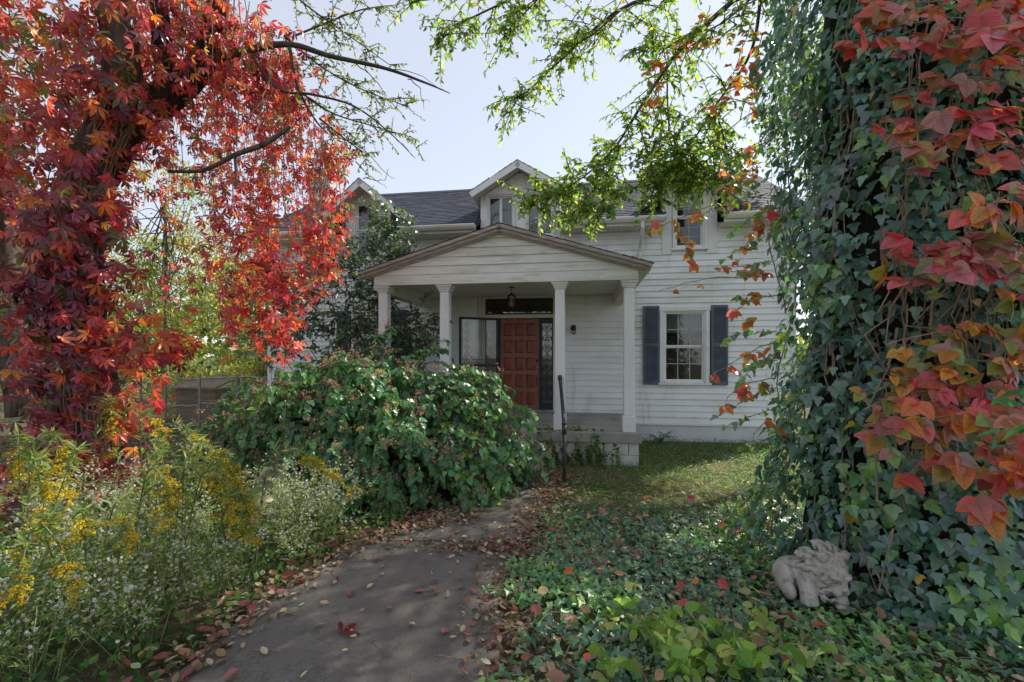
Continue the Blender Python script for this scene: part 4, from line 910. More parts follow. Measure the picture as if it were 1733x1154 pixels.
# the same kind hanging from the boughs, left of the ivy
PH = empty('hanging_vine', (2.6, 4.3, 0), 'orange and yellow vine sprays hanging left of the ivy trunk over the window', 'vine')
pos, tip, nrm, sz, col = [], [], [], [], []; tb = []
ow = (1,3,5,5,4,.5,2.5,.5)
for (ua, va, Ya), (ub, vb, Yb), n, s_ in (((1300,330,4.0), (1090,395,4.2), 6, .105), ((1150,385,4.2), (1180,460,4.2), 4, .10), ((1300,470,3.9), (1215,440,4.0), 4, .10), ((1300,470,3.8), (1112,492,4.0), 2, .075), ((1300,500,3.8), (1225,545,3.9), 4, .10), ((1310,580,3.7), (1200,640,3.8), 5, .105), ((1310,640,3.6), (1230,670,3.7), 4, .11),
    ((1310,720,3.6), (1265,735,3.6), 2, .09), ((1310,350,3.9), (1255,430,4.0), 6, .10), ((1310,240,4.0), (1220,330,4.2), 6, .10), ((1300,120,4.2), (1200,180,4.4), 8, .095), ((1260,40,4.4), (1090,110,4.6), 9, .09), ((1110,90,4.6), (1100,190,4.6), 10, .085), ((1280,20,4.3), (1230,170,4.4), 10, .09), ((1290,60,4.2), (1265,200,4.3), 8, .09), ((1200,10,4.5), (1170,90,4.5), 6, .09), ((1270,270,4.1), (1250,330,4.1), 5, .09)):
    spray(P(ua, va, Ya), P(ub, vb, Yb), int(n*1.7+.5), s_*.9, ow, .05, True, .045, .005)
stems_mesh(tb, 'stem', 'vinestem', PH, .5)
pos, tip, nrm, sz, col = map(np.array, (pos, tip, nrm, sz, col)); foliage(PH, L_pois, pos, tip, nrm, sz, col, 'poison', 280)
# a few green leaves of another plant at the right edge
GS = empty('green_sapling', (2.35, 2.05, 0), 'fresh green long-leaved sapling shoots at the right edge of the vine', 'plant')
tb = []; lf = []
for A, d, L_ in ((P(1800,650,2.05), (-1,-.1,.0), .30), (P(1800,722,2.0), (-1,-.1,.08), .34), (P(1830,690,2.0), (-1,-.2,-.1), .3)): lf.append(leafy(tb, A, d, L_, 7, .2, .105, .1, .004))
tb.append((np.array([(2.35,2.05,-.02), (2.42,2.05,.7), (2.48,2.05,1.3), P(1810,690,2.03)]), .008))
stems_mesh(tb, 'stem', 'greenstem', GS); q = cat(lf); foliage(GS, L_holly, *q, palette(len(q[0]), [(.07,.20,.09), (.09,.25,.10)]), 'leaf', 20)

# limbs of the right-hand tree arching over the yard
tub = []; lv = []; limb = MB()
for pts, r0, r1, nt_, tl, t0 in (
    ([(IX+.1,IY+.1,5.2), P(1330,-60,4.5), P(1180,-20,4.8), P(1056,12,5.1), P(963,89,5.4), P(899,149,5.5), P(872,172,5.5)], .05, .006, 26, .42, .35),
    ([(IX+.1,IY+.1,4.6), P(1290,-20,4.4), P(1177,60,4.6), P(1129,113,4.8), P(1076,194,5.0), P(1040,250,5.1), P(988,299,5.2), P(940,325,5.3)], .05, .006, 30, .36, .30),
    ([(IX,IY+.2,5.8), P(1200,-190,4.6), P(1000,-80,5.0), P(880,-10,5.2), P(780,40,5.4), P(740,75,5.4)], .04, .005, 22, .40, .40),
    ([P(1000,-80,5.0), P(930,-20,5.0), P(880,30,5.0), P(850,60,5.0)], .02, .004, 12, .36, .2),
    ([P(1056,12,5.1), P(1000,60,5.0), P(960,80,5.0)], .02, .004, 9, .32, .2),
    ([P(900,-60,5.3), P(800,-20,5.4), P(720,0,5.5), P(690,-5,5.5)], .02, .004, 9, .36, .2),
    ([P(1290,-20,4.4), P(1270,90,4.6), P(1210,180,4.8), P(1165,250,5.0), P(1120,310,5.1)], .03, .005, 20, .34, .35),
    ([P(1129,113,4.8), P(1130,180,4.9), P(1135,240,5.0), P(1150,290,5.1)], .016, .004, 10, .30, .2),
    ([P(1056,12,5.1), P(1110,60,5.0), P(1080,100,4.9)], .016, .004, 9, .30, .2),
    ([P(1290,-20,4.4), P(1220,40,4.3), P(1160,60,4.3)], .02, .004, 9, .34, .1),
    ([P(988,299,5.2), P(930,335,5.1), P(880,335,5.0)], .010, .004, 16, .30, .0), ([P(1040,250,5.1), P(1030,320,5.0), P(1010,360,4.9)], .010, .004, 12, .28, .1), ([P(1165,250,5.0), P(1190,290,4.9), P(1160,310,4.9)], .012, .004, 18, .34, .0), ([P(1210,180,4.8), P(1230,260,4.7), P(1215,310,4.7)], .012, .004, 16, .34, .0), ([P(1076,194,5.0), P(1100,270,5.1), P(1120,300,5.2)], .012, .004, 12, .30, .1), ([P(1165,250,5.0), P(1120,290,5.0), P(1100,335,5.0)], .01, .004, 14, .28, .1),
    ([P(1010,275,5.15), P(1000,340,5.0), P(960,365,5.0)], .010, .004, 14, .28, .0)):
    main, r1_, tb, lf = branch_spray(pts, r0*.7, r1, int(nt_*1.4), tl*1.75, 16, .068, .45, t0, 1.5); limb.tube(main[0], np.linspace(r0*.62, r1, 22), 8, .06, False); tub += tb; lv.append(lf)
limb.build('limb', M['twig'], RT, smooth=True, kind='stuff'); stems_mesh(tub, 'twig', 'twig', RT); pos, tip, nrm, sz = cat(lv)
foliage(RT, L_elm, pos, tip, nrm, sz, palette(len(pos), [(.14,.23,.055), (.20,.31,.06), (.11,.18,.05), (.31,.37,.07)]), 'tree', 0)

# ------------------------------------------------------------------ shade tree added behind the ivy to keep sun off the walk
def big_tree(name, label, base, h, crown_c, crown_r, n_clump, per, leaf, cols, w=None, trunk_r=.16, mat='bark', group=None, clump=.45, shape=L_card, hollow=.35):
    base = np.array((base[0], base[1], float(gz(base[0], base[1]))-.1)); T = empty(name, tuple(base), label, 'tree', group)
    cc = np.array(crown_c, float); cr = np.array(crown_r, float)
    top = cc+np.array((0,0,cr[2]*.5)); tr_ = smooth_path([base, base*.6+cc*.4+np.array((.1,.1,0))*h*.1*rng.standard_normal(3), cc, top], 20)
    MB().tube(tr_, np.linspace(trunk_r, trunk_r*.25, 20), 10, .12).build('trunk', M[mat], T, smooth=True)
    d = rdir(n_clump); rad = (hollow+(1-hollow)*rng.random(n_clump)**.6)[:, None]; ctr = cc+d*cr*rad*(1+.18*np.sin(d[:, :1]*5+d[:, 2:]*4))
    tubes = []
    for k in range(0, n_clump, 2):
        j = rng.integers(8, 19); A = tr_[j]; mid = (A+ctr[k])/2+np.array((0,0,.15))+rng.standard_normal(3)*.12; tubes.append((smooth_path([A, mid, ctr[k]], 8), trunk_r*.22))
    stems_mesh(tubes, 'branch', 'twig', T, .2, 5)
    n = n_clump*per; i = np.repeat(np.arange(n_clump), per); q = rdir(n)*(rng.random(n)**.45)[:, None]*clump*np.array((1,1,.7))*rng.uniform(.7, 1.3, n_clump)[i][:, None]
    p = ctr[i]+q; cl = palette(n_clump, cols, w, .15)[i]*(1+.22*rng.standard_normal((n, 1)))
    foliage(T, shape, p, unit(rng.standard_normal((n, 3))+np.array((0,0,-.6))), unit(rng.standard_normal((n, 3))*.8+np.array((0,0,.6))), leaf*rng.uniform(.6, 1.2, n), np.clip(cl, .004, .9), 'tree', 0, rest='crown')
    return T
GR = [(.07,.12,.03), (.10,.17,.035), (.05,.09,.028)]
YG = [(.20,.23,.075), (.27,.27,.085), (.15,.19,.065), (.28,.25,.085)]
big_tree('tree', 'leafy green tree added behind the ivy trunk beside the house to shade the walk', (6.8, 7.6), 8, (6.8,8.9,6.9), (1.8,1.95,1.8), 105, 85, .13, GR, trunk_r=.2, clump=.6)
n = 2600; p = np.array((4.6, 5.2, 8.6))+rdir(n)*(rng.random(n)**.4)[:, None]*np.array((1.5,1.5,1.1)); cloud('crown', L_card, p, rdir(n), unit(rdir(n)+np.array((0,0,.6))), rng.uniform(.07, .12, n), palette(n, GR), M['tree'], RT)
# yellowing trees and scrub behind the fence on the left
bgt = [((-15.6,20.5),(-15.6,20.5,6.6),(3.6,2.6,4.6),YG,'tall yellow tree glowing behind the curtain of red creeper'), ((-17.5,22),(-17.5,22,4.6),(3.4,2.6,3.6),YG,'pale yellow tree at the far left behind the creeper'), ((-12.0,20),(-12.0,20,4.2),(2.6,2.2,3.3),YG,'yellow-green tree beyond the chain-link fence, between trunk and house'),
       ((-8.9,17.5),(-8.9,17.5,2.6),(1.9,1.8,2.3),YG,'small lit yellow tree nearest the house corner beyond the fence'), ((-15,28),(-14.5,28,5.2),(4.2,3,4.2),GR+YG,'taller green tree rising behind the yellow scrub'), ((-24,24),(-24,24,5),(4,3,4.2),GR+YG,'broad green and yellow tree at the left edge of the yard'),
       ((-10.5,27),(-10.2,27,4.4),(3.0,2.4,3.8),[(.26,.30,.08),(.20,.24,.07)],'pale backlit tree farthest behind the house corner')]
for bs, cc, cr, cols, lab in bgt: big_tree('tree', lab, bs, 5, cc, cr, 110, 60, .17, cols, trunk_r=.13, group=None, clump=.75, hollow=.2)
for (x, y, h, rx, cols, lab) in ((-9.6,13.2,1.3,1.1,YG,'low yellow shrub just behind the fence panel'), (-6.9,12.6,1.7,.9,YG+GR,'leafy yellow-green shrub behind the brown box'), (-12.6,14.5,1.5,1.3,GR+YG,'dark and yellow shrub behind the fence at the left'), (-8.2,15.0,1.9,1.2,YG,'tall yellow scrub bush between fence and trees'),
                              (-15.5,12.5,1.6,1.6,YG,'bright yellow-green bush seen left of the creeper trunk'), (-9.2,9.6,1.5,.8,YG+GR,'lit bush at the left edge past the trunk')):
    big_tree('shrub', lab, (x, y), h, (x,y,h*.62), (rx,rx*.8,h*.55), 42, 70, .085, cols, trunk_r=.035, mat='twig', clump=.36, hollow=.1)['category'] = 'shrub'
# far woods closing the view low on the left and right
n = 9000; a = rng.uniform(R(-75), R(62), n); d = rng.uniform(38, 60, n); hgt = 5.5+2.2*np.sin(a*9)+1.3*np.sin(a*23+1); hgt = np.where(a > R(-20), hgt*.62, hgt); z = hgt*rng.random(n)**.8
p = np.stack([np.sin(a)*d, np.cos(a)*d, z], 1)
tag(cloud('far_woods', L_card, p, rdir(n), unit(rdir(n)+np.array((0,-.5,.5))), rng.uniform(.8, 1.7, n), palette(n, YG+GR+GR), M['tree'], None), 'distant band of autumn trees closing off the yard', kind='stuff')

# ------------------------------------------------------------------ chain-link fence and brown box
FE = empty('chain_link_fence', (-6.5, 11.3, -.15), 'sagging galvanised chain-link fence with a gate left of the house', 'fence')
fx0, fx1, fy = -13.5, -4.6, 11.3
def fp(x, z): return (x, fy+.12*math.sin(x*.6), z-.14)
for x in (-13.5, -11.4, -9.3, -8.7, -7.85, -6.9, -5.0): MB().tube([fp(x, -.1), fp(x+.015, .6), fp(x+.01, 1.32)], .03, 8).build('post', M['galv'], FE)
for a, c in ((-13.5, -9.3), (-8.7, -7.85), (-6.9, -4.6)):
    for zz in ((1.27,) if a != -8.7 else (1.22, .55, .08)): MB().tube([fp(a+(c-a)*k/8, zz+.02*math.sin(k*2.1)) for k in range(9)], .021, 7).build('rail', M['galv'], FE)
MB().tube([fp(-7.85, .62), fp(-6.9, .60)], .02, 7).build('rail', M['galv'], FE); MB().tube([fp(-7.85, 1.24), fp(-6.9, 1.27)], .02, 7).build('rail', M['galv'], FE)
b = MB(); s = .085
for k in range(int((fx1-fx0)/s)+16):
    for sg in (1, -1):
        xa = fx0+k*s-(0 if sg > 0 else 0); z0, z1 = .04, 1.24
        xb = xa+sg*1.2; a, c = xa, xb; za, zb = z0, z1
        if min(a, c) < fx0 or max(a, c) > fx1: continue
        b.tube([fp(a, za), fp((a+c)/2, (za+zb)/2), fp(c, zb)], .0028, 3, cap=False)
b.build('wire_mesh', M['galv'], FE, kind='stuff')
BX = empty('plank_box', (-8.6, 12.6, -.15), 'brown plank box standing behind the chain-link fence', 'box')
for i in range(6): MB().box(-9.05, -8.05, 12.3, 12.33, -.16+i*.155, -.16+i*.155+.148).build('plank', M['crate'], BX)
for i in range(6): MB().box(-8.045, -8.015, 12.3, 13.0, -.16+i*.155, -.16+i*.155+.148).build('plank', M['crate'], BX)
for i in range(6): MB().box(-9.085, -9.055, 12.3, 13.0, -.16+i*.155, -.16+i*.155+.148).build('plank', M['crate'], BX)
MB().prism_x([(12.2,.78), (13.1,.98), (13.1,1.02), (12.2,.82)], -9.15, -7.95).build('lid', M['crate'], BX)

# ------------------------------------------------------------------ evergreen shrub against the house, left of the porch
def clump_shrub(name, label, base, ctrs, rad, per, leaf, cols, key='ivy', shape=L_holly, stems=8, nparts=0):
    S = empty(name, (base[0], base[1], float(gz(*base[:2]))-.05), label, 'shrub'); b0 = np.array(S.location); ctrs = np.array(ctrs, float); tubes = []; lf = []
    for k, c in enumerate(ctrs):
        A = b0+np.array((*(rng.standard_normal(2)*.15), 0)); tubes.append((smooth_path([A, (A+c)/2+rng.standard_normal(3)*.1+np.array((0,0,.1)), c], 9), .013))
        for q in range(max(2, per//9)):
            st0 = c+rng.standard_normal(3)*rad*.45; lf.append(leafy(tubes, st0, rdir(1)[0]+np.array((0,-.1,.25)), rad*rng.uniform(.6, 1.2), 11, .35, leaf, .3, .004))
    stems_mesh(tubes, 'stem', 'twig', S, .3, 5); q = cat(lf); foliage(S, shape, *q, palette(len(q[0]), cols), key, nparts); return S
cs = [P(u+rng.uniform(-14, 14), v+rng.uniform(-12, 12), y) for u, v, y in [(540,425,9.3),(520,440,9.2),(600,435,9.3),(660,420,9.3),(655,365,9.4),(660,390,9.3),(560,470,9.0),(520,500,8.9),(610,455,9.1),(600,500,8.8),(640,470,9.2),(490,470,9.0),(470,520,8.8),(450,560,8.6),(500,560,8.6),(540,540,8.6),(580,560,8.6),(620,540,8.7),(640,520,8.7),(560,600,8.4),(480,600,8.3),(610,600,8.3),(660,560,8.5),(690,590,8.5),(700,560,8.6),(715,575,8.4),(650,600,8.2),(430,520,8.8),(672,400,9.4),(680,440,9.4)]]
clump_shrub('evergreen_shrub', 'dark evergreen shrub crowding the house wall left of the porch', (-2.9, 9.0), cs, .40, 250, .105, [(.05,.11,.045), (.07,.145,.05), (.04,.085,.04), (.12,.20,.05)], shape=L_elm)

# ------------------------------------------------------------------ big rounded bush in front of the porch
KB = empty('knotweed_bush', (-1.9, 6.2, -.07), 'broad green bush with pinkish seed sprays sprawling over the walk', 'bush')
BC = np.array((-1.98, 6.15, -.05)); tubes = []; lf = []; fl = []
for k in range(720):
    az = rng.uniform(-math.pi, math.pi); 
    if math.sin(az) > .3 and rng.random() < .6: az = -az
    el = math.asin(rng.random()**.8)
    d = np.array((math.cos(az)*math.cos(el), math.sin(az)*math.cos(el), math.sin(el)))
    lump = 1+.03*math.sin(az*3+1)+.06*math.sin(az*7+el*5)
    tgt = BC+d*np.array((2.25, 1.22, 1.72))*lump*rng.uniform(.80, 1.05); A = BC+np.array((d[0]*.7*rng.random(), d[1]*.4*rng.random(), 0))
    mid = A*.45+tgt*.55+np.array((0,0,.30)); line = smooth_path([A, mid, tgt, tgt+d*np.array((.14,.14,.02))+np.array((0,0,-.16))], 16); tubes.append((line, .006))
    nl = 19; t_ = np.linspace(.34, 1, nl)*(15-.001); i = t_.astype(int); p = line[i]+(line[i+1]-line[i])*(t_-i)[:, None]
    tan = unit(line[i+1]-line[i]); sd_ = unit(np.cross(tan, (0,0,1.))+1e-6)*np.where(np.arange(nl) % 2, 1, -1)[:, None]; p = p+sd_*.02
    lf.append((p, unit(sd_*.8+tan*.4+np.array((0,-.15,-.55))+.35*rng.standard_normal((nl, 3))), unit(np.array((0,-.3,.85))+d*.45+.35*rng.standard_normal((nl, 3))), (.088*rng.uniform(.6, 1.15, nl))))
    if rng.random() < .8:
        m_ = 30; q0 = line[rng.integers(9, 15)]; q = q0+np.cumsum(rng.standard_normal((m_, 3))*.017, 0)+np.array((0,-.03,.02)); fl.append(q)
# sprawling shoots toward the porch and over the walk
for u, v, Y_, L_ in ((800,625,5.9,.5), (830,650,6.0,.5), (840,690,5.6,.6), (860,730,5.6,.6), (845,765,5.4,.5), (830,805,5.2,.5), (800,835,5.1,.45), (880,745,5.9,.5), (650,560,6.6,.4), (740,600,6.4,.4), (830,740,5.3,.5), (800,790,5.1,.4), (880,690,6.3,.5), (360,730,6.4,.5), (390,690,6.4,.5)):
    for j in range(5):
        e = P(u, v, Y_)+rng.standard_normal(3)*.10; A = e*.6+(BC+np.array((0,0,.9)))*.4; line = smooth_path([A, (A+e)/2+np.array((0,0,.12)), e, e+unit(e-A)*.12+np.array((0,0,-.12))], 14); tubes.append((line, .005))
        nl = 15; t_ = np.linspace(.15, 1, nl)*12.99; i = t_.astype(int); p = line[i]+(line[i+1]-line[i])*(t_-i)[:, None]; tan = unit(line[i+1]-line[i]); sd_ = unit(np.cross(tan, (0,0,1.))+1e-6)*np.where(np.arange(nl) % 2, 1, -1)[:, None]
        lf.append((p, unit(sd_*.8+tan*.4+np.array((0,-.1,-.5))+.35*rng.standard_normal((nl, 3))), unit(np.array((0,-.35,.85))+.4*rng.standard_normal((nl, 3))), .10*rng.uniform(.6, 1.1, nl)))
        if rng.random() < .6: fl.append(line[10]+np.cumsum(rng.standard_normal((22, 3))*.016, 0))
stems_mesh(tubes, 'stem', 'pinkstem', KB, .4, 4); q = cat(lf); m_ = q[0][:, 2] > -.06+0*q[0][:, 0]; q = [a[m_] for a in q]
KC = [(.09,.23,.105), (.11,.27,.105), (.075,.195,.095), (.15,.32,.09), (.22,.33,.06), (.46,.42,.05)]
foliage(KB, L_heart, *q, palette(len(q[0]), KC, (5,5,4,3,1,.12)), 'knot', 300, np.where(q[0][:, 1] < 5.9, 1.2, 1.0))
f_ = np.concatenate(fl); n = len(f_); cloud('seed_sprays', L_floret, f_, rdir(n), rdir(n), rng.uniform(.016, .030, n), palette(n, [(.42,.25,.20), (.50,.29,.25), (.36,.24,.17)]), M['flower'], KB)

# ------------------------------------------------------------------ weeds left of the walk: asters and goldenrod
def weed_ok(x, y): return x < float(walk_l(y))-.10
where = ['nearest the camera at the left edge', 'low in front, spilling towards the walk', 'in the middle of the weed bed', 'behind the goldenrod', 'under the creeper trunk', 'beside the walk edge', 'at the far end of the weed bed', 'against the green bush', 'trailing over the walkway edge', 'left of the tall dry weed', 'right of the tall dry weed', 'at the extreme left of the bed', 'between two goldenrods', 'at the back by the tree']
asp = [(-2.45,2.35,.55), (-2.15,2.62,.50), (-2.55,2.95,.70), (-3.0,3.1,.78), (-3.6,3.7,.80), (-2.15,3.35,.60), (-2.2,4.4,.62), (-2.25,4.75,.66), (-1.85,3.95,.55), (-2.35,3.65,.70), (-1.9,4.3,.55), (-3.0,2.55,.72), (-2.7,3.35,.78), (-3.3,4.1,.8)]
for k, (x, y, h) in enumerate(asp):
    A0 = np.array((x, y, float(gz(x, y)))); A = empty('aster', tuple(A0), 'bushy white-flowered aster '+where[k], 'aster', 'white asters in the weed bed'); tubes = []; lf = []; fw = []
    for s in range(30):
        a = rng.uniform(0, 2*math.pi); rr = rng.uniform(.12, .55); e = A0+np.array((math.cos(a)*rr+(.12 if x > -2.4 else 0)*rng.random(), math.sin(a)*rr, h*rng.uniform(.45, 1.05)))
        b0 = A0+rng.standard_normal(3)*np.array((.09,.09,0)); line = smooth_path([b0, b0*.45+e*.55+np.array((0,0,.10*h)), e], 9); tubes.append((line, .003))
        lf.append(leafy(tubes, line[3], e-line[3], np.linalg.norm(e-line[3])*.9, 10, .1, .042, .1, .002))
        for t_ in range(3):
            j = rng.integers(4, 8); tb2 = []; d = unit(e-b0)+rdir(1)[0]*.9; L_ = rng.uniform(.10, .24); lf.append(leafy(tubes, line[j], d, L_, 9, .3, .034, .3, .0016))
            tw = tubes[-1][0]; m_ = 6; i = rng.integers(2, 7, m_); fw.append(tw[i]+rng.standard_normal((m_, 3))*.018+np.array((0,0,.012)))
    stems_mesh(tubes, 'stem', 'greenstem', A, .4, 3); q = cat(lf); foliage(A, L_lance, *q, palette(len(q[0]), [(.18,.29,.07), (.25,.34,.09), (.12,.22,.06), (.32,.36,.12)]), 'leaf', 0)
    f_ = np.concatenate(fw); n = len(f_); nr = unit(rng.standard_normal((n, 3))*.6+np.array((0,-.5,.8))); sz_ = rng.uniform(.013, .019, n)*(1 if y > 2.9 else .9)
    cloud('flower_heads', L_daisy, f_, rdir(n), nr, sz_, palette(n, [(.78,.78,.76), (.70,.70,.72)], None, .05), M['flower'], A)
    cloud('flower_centres', L_disc, f_, rdir(n), nr, sz_, palette(n, [(.45,.33,.08), (.30,.16,.08)]), M['flower'], A)
gp = [(-2.70,2.30,.95,-.2,-.1), (-2.62,2.45,.75,.1,-.2), (-3.05,2.9,1.05,.15,-.1), (-3.35,3.2,1.05,.35,0), (-2.75,3.2,1.0,.4,0), (-2.55,3.5,1.02,.5,.05), (-2.45,3.3,.92,.45,-.1), (-2.95,3.6,1.12,.3,0), (-3.1,3.9,1.1,.4,0), (-3.7,3.4,1.1,.2,-.1), (-2.3,3.05,.7,.35,-.15), (-2.55,2.75,.8,.3,-.1), (-3.3,2.6,.95,-.1,0), (-2.2,3.6,.95,.55,.1), (-3.9,4.3,1.3,.2,0), (-2.1,3.25,.72,.25,-.2)]
gl = ['the nearest drooping yellow plume at the lower left', 'low beside the nearest plume', 'at the left with arching tip', 'arching right in front of the creeper', 'centre of the bed with long arch', 'arching far right over the asters', 'short with two golden tips', 'tallest behind, pale leaves', 'at the back under the red leaves', 'far left with pale feathery leaves', 'low by the walk', 'half buried among asters', 'at the frame edge', 'long bare arch towards the bush', 'in front of the creeper trunk', 'small one nearest the walkway']
for k, (x, y, h, lx, ly) in enumerate(gp):
    A0 = np.array((x, y, float(gz(x, y)))); G = empty('goldenrod', tuple(A0), 'goldenrod stalk '+gl[k], 'goldenrod', 'goldenrod stalks in the weed bed')
    tubes = []; lf = []; pf = []
    for s in range(rng.integers(2, 4)):
        tp_ = A0+np.array((lx*.45, ly*.45, h))+rng.standard_normal(3)*np.array((.12,.12,.05)); e = tp_+np.array((lx*.75+.1*rng.standard_normal(), ly*.5-.08, -h*rng.uniform(.15, .45)))
        b0 = A0+rng.standard_normal(3)*np.array((.05,.05,0)); line = smooth_path([b0, b0*.5+tp_*.5+np.array((-.05*lx,0,0)), tp_, (tp_+e)/2+np.array((.06*lx,0,.06)), e], 30); tubes.append((line, .006))
        nl = 60; t_ = np.linspace(.28, .93, nl)*28.99; i = t_.astype(int); p = line[i]+(line[i+1]-line[i])*(t_-i)[:, None]; tan = unit(line[i+1]-line[i]); g_ = rdir(nl); sd_ = unit(np.cross(tan, g_))
        lf.append((p, unit(sd_*.9+tan*.7+.2*rng.standard_normal((nl, 3))), unit(tan+.5*rng.standard_normal((nl, 3))+np.array((0,0,.3))), .10*np.linspace(1.1, .5, nl)*rng.uniform(.8, 1.15, nl)))
        for r_ in range(13):                           # plume: curled side sprays
            j = rng.integers(21, 29); d = unit(rdir(1)[0]*np.array((1,1,.4))+np.array((0,0,.5))); L_ = rng.uniform(.05, .12); m_ = 34; s_ = rng.random(m_)
            tw = line[j]+d*L_*s_[:, None]+np.array((0,0,-.06))*s_[:, None]**2; tubes.append((np.array([line[j], line[j]+d*L_*.5, line[j]+d*L_+np.array((0,0,-.05))]), .0018))
            if s < 2 or k % 2: pf.append(tw+rng.standard_normal((m_, 3))*.006)
    stems_mesh(tubes, 'stem', 'greenstem', G, .4, 4); q = cat(lf); foliage(G, L_lance, *q, palette(len(q[0]), [(.13,.20,.06), (.20,.26,.09), (.09,.15,.05), (.26,.28,.10)]), 'leaf', 18 if k < 14 else 0)
    if pf:
        f_ = np.concatenate(pf); n = len(f_); cloud('plume', L_floret, f_, rdir(n), rdir(n), rng.uniform(.009, .017, n), palette(n, [(.66,.50,.03), (.72,.56,.05), (.54,.38,.03)]), M['flower'], G)
# tall dry weed
TW = empty('tall_weed', (-1.95, 3.45, -.01), 'tall weed with pale withered leaves and brown seed heads above the asters', 'weed'); tubes = []; lf = []
line = smooth_path([(-1.95,3.45,-.02), (-1.90,3.42,.45), (-1.85,3.42,.8), P(462,800,3.4), P(468,770,3.4)], 24); tubes.append((line, .006)); sh = []
for k in range(20):
    i = 6+int(k*.8); a = k*2.4; d = np.array((math.cos(a), math.sin(a), .2)); lf.append((line[i][None], unit(d+np.array((0,0,-.3)))[None], unit(np.array((0,-.4,.8))+.3*rng.standard_normal(3))[None], np.array([.12*rng.uniform(.6, 1.1)*(1-.02*k)])))
for k in range(10):
    a = k*2.4; j = 18+k % 6; e = line[j]+np.array((math.cos(a)*.05, math.sin(a)*.05, .06+.04*rng.random())); tubes.append((np.array([line[j], (line[j]+e)/2, e]), .003)); sh.append(e)
stems_mesh(tubes, 'stem', 'greenstem', TW, .5, 5); q = cat(lf); foliage(TW, L_round, *q, palette(len(q[0]), [(.30,.33,.18), (.22,.27,.12), (.36,.36,.24)]), 'dry', 20)
for e in sh: MB().lathe([(.004,-.012), (.013,-.004), (.014,.008), (.006,.016)], tuple(e), 8).build('seed_head', M['twig'], TW)

# ------------------------------------------------------------------ ground cover
def scatter(n, x0, x1, y0, y1):
    return rng.uniform(x0, x1, n), y0+(y1-y0)*rng.random(n)
x, y = scatter(44000, -.3, 5.2, 1.5, 5.6); wr = walk_r(y)+.10*np.sin(y*5)+.06*np.sin(y*13); dn = np.clip((5.4-y)/1.6, 0, 1)*np.clip((x-wr+.02)/.22, 0, 1); dn *= .55+.45*np.clip(np.sin(x*2.6+y*1.7)+np.sin(x*5.1-y*3.3)+1.1, 0, 1)
k = rng.random(len(x)) < dn*np.where(y > 3.6, .75, .62); x, y = x[k], y[k]; n = len(x); z = gz(x, y)+rng.uniform(.01, .09, n)*(.6+.5*np.sin(x*3.1)*np.sin(y*2.7))+.015
pt = (np.sin(x*3.3+1)+np.sin(y*4.1+x*2)) > .55; c_ = palette(n, [(.09,.22,.13), (.115,.27,.125), (.075,.175,.13), (.17,.34,.10), (.24,.42,.09), (.30,.24,.12)], (5,5,3,3,1.4,.5)); c2 = palette(n, [(.10,.25,.10), (.15,.34,.09), (.22,.42,.08)], (2,3,2)); c_[pt] = c2[pt]
tag(cloud('ground_ivy', L_ivyg, np.stack([x, y, z], 1), unit(np.stack([rng.standard_normal(n), rng.standard_normal(n)-.4, -.25+.3*rng.standard_normal(n)], 1)), unit(np.array((0,-.25,1.))+.42*rng.standard_normal((n, 3))), rng.uniform(.030, .066, n)*np.where(rng.random(n) < .12, 1.3, 1), c_, M['ivy']), 'carpet of ivy on the ground right of the walk', kind='stuff')
x, y = scatter(9000, -.3, 5.0, 1.5, 5.6); ok = (x > walk_r(y)+.02) & (rng.random(len(x)) < .16+.25*np.clip(np.sin(x*4+y*3), 0, 1)); x, y = x[ok], y[ok]; n = len(x)
tag(cloud('ivy_litter', L_fallen, np.stack([x, y, gz(x, y)+rng.uniform(.005, .085, n)], 1), rdir(n)*np.array((1,1,.3)), unit(np.array((0,-.2,1.))+.5*rng.standard_normal((n, 3))), rng.uniform(.025, .07, n), palette(n, [(.34,.25,.16), (.44,.35,.24), (.26,.16,.10), (.42,.16,.12)], (4,3,3,1)), M['dry']), 'dry brown leaf bits caught in the ground ivy', kind='stuff')
tb = []
for k in range(170):
    y0 = rng.uniform(1.8, 5.2); x0 = float(walk_r(y0))+.1+2.8*rng.random()**1.2; a0 = rng.uniform(0, 6.28); m_ = 10; aa = a0+np.cumsum(rng.standard_normal(m_)*.25); L_ = rng.uniform(.3, .9)/m_
    xx = x0+np.cumsum(np.cos(aa))*L_; yy = y0+np.cumsum(np.sin(aa))*L_; tb.append((np.stack([xx, yy, gz(xx, yy)+.05+.035*np.sin(np.linspace(0, 6, m_)+k)], 1), .0035))
o = stems_mesh(tb, 'ivy_runners', 'vinestem', None, .6, 4); tag(o, 'tan ivy runners trailing through the ground ivy', kind='stuff')
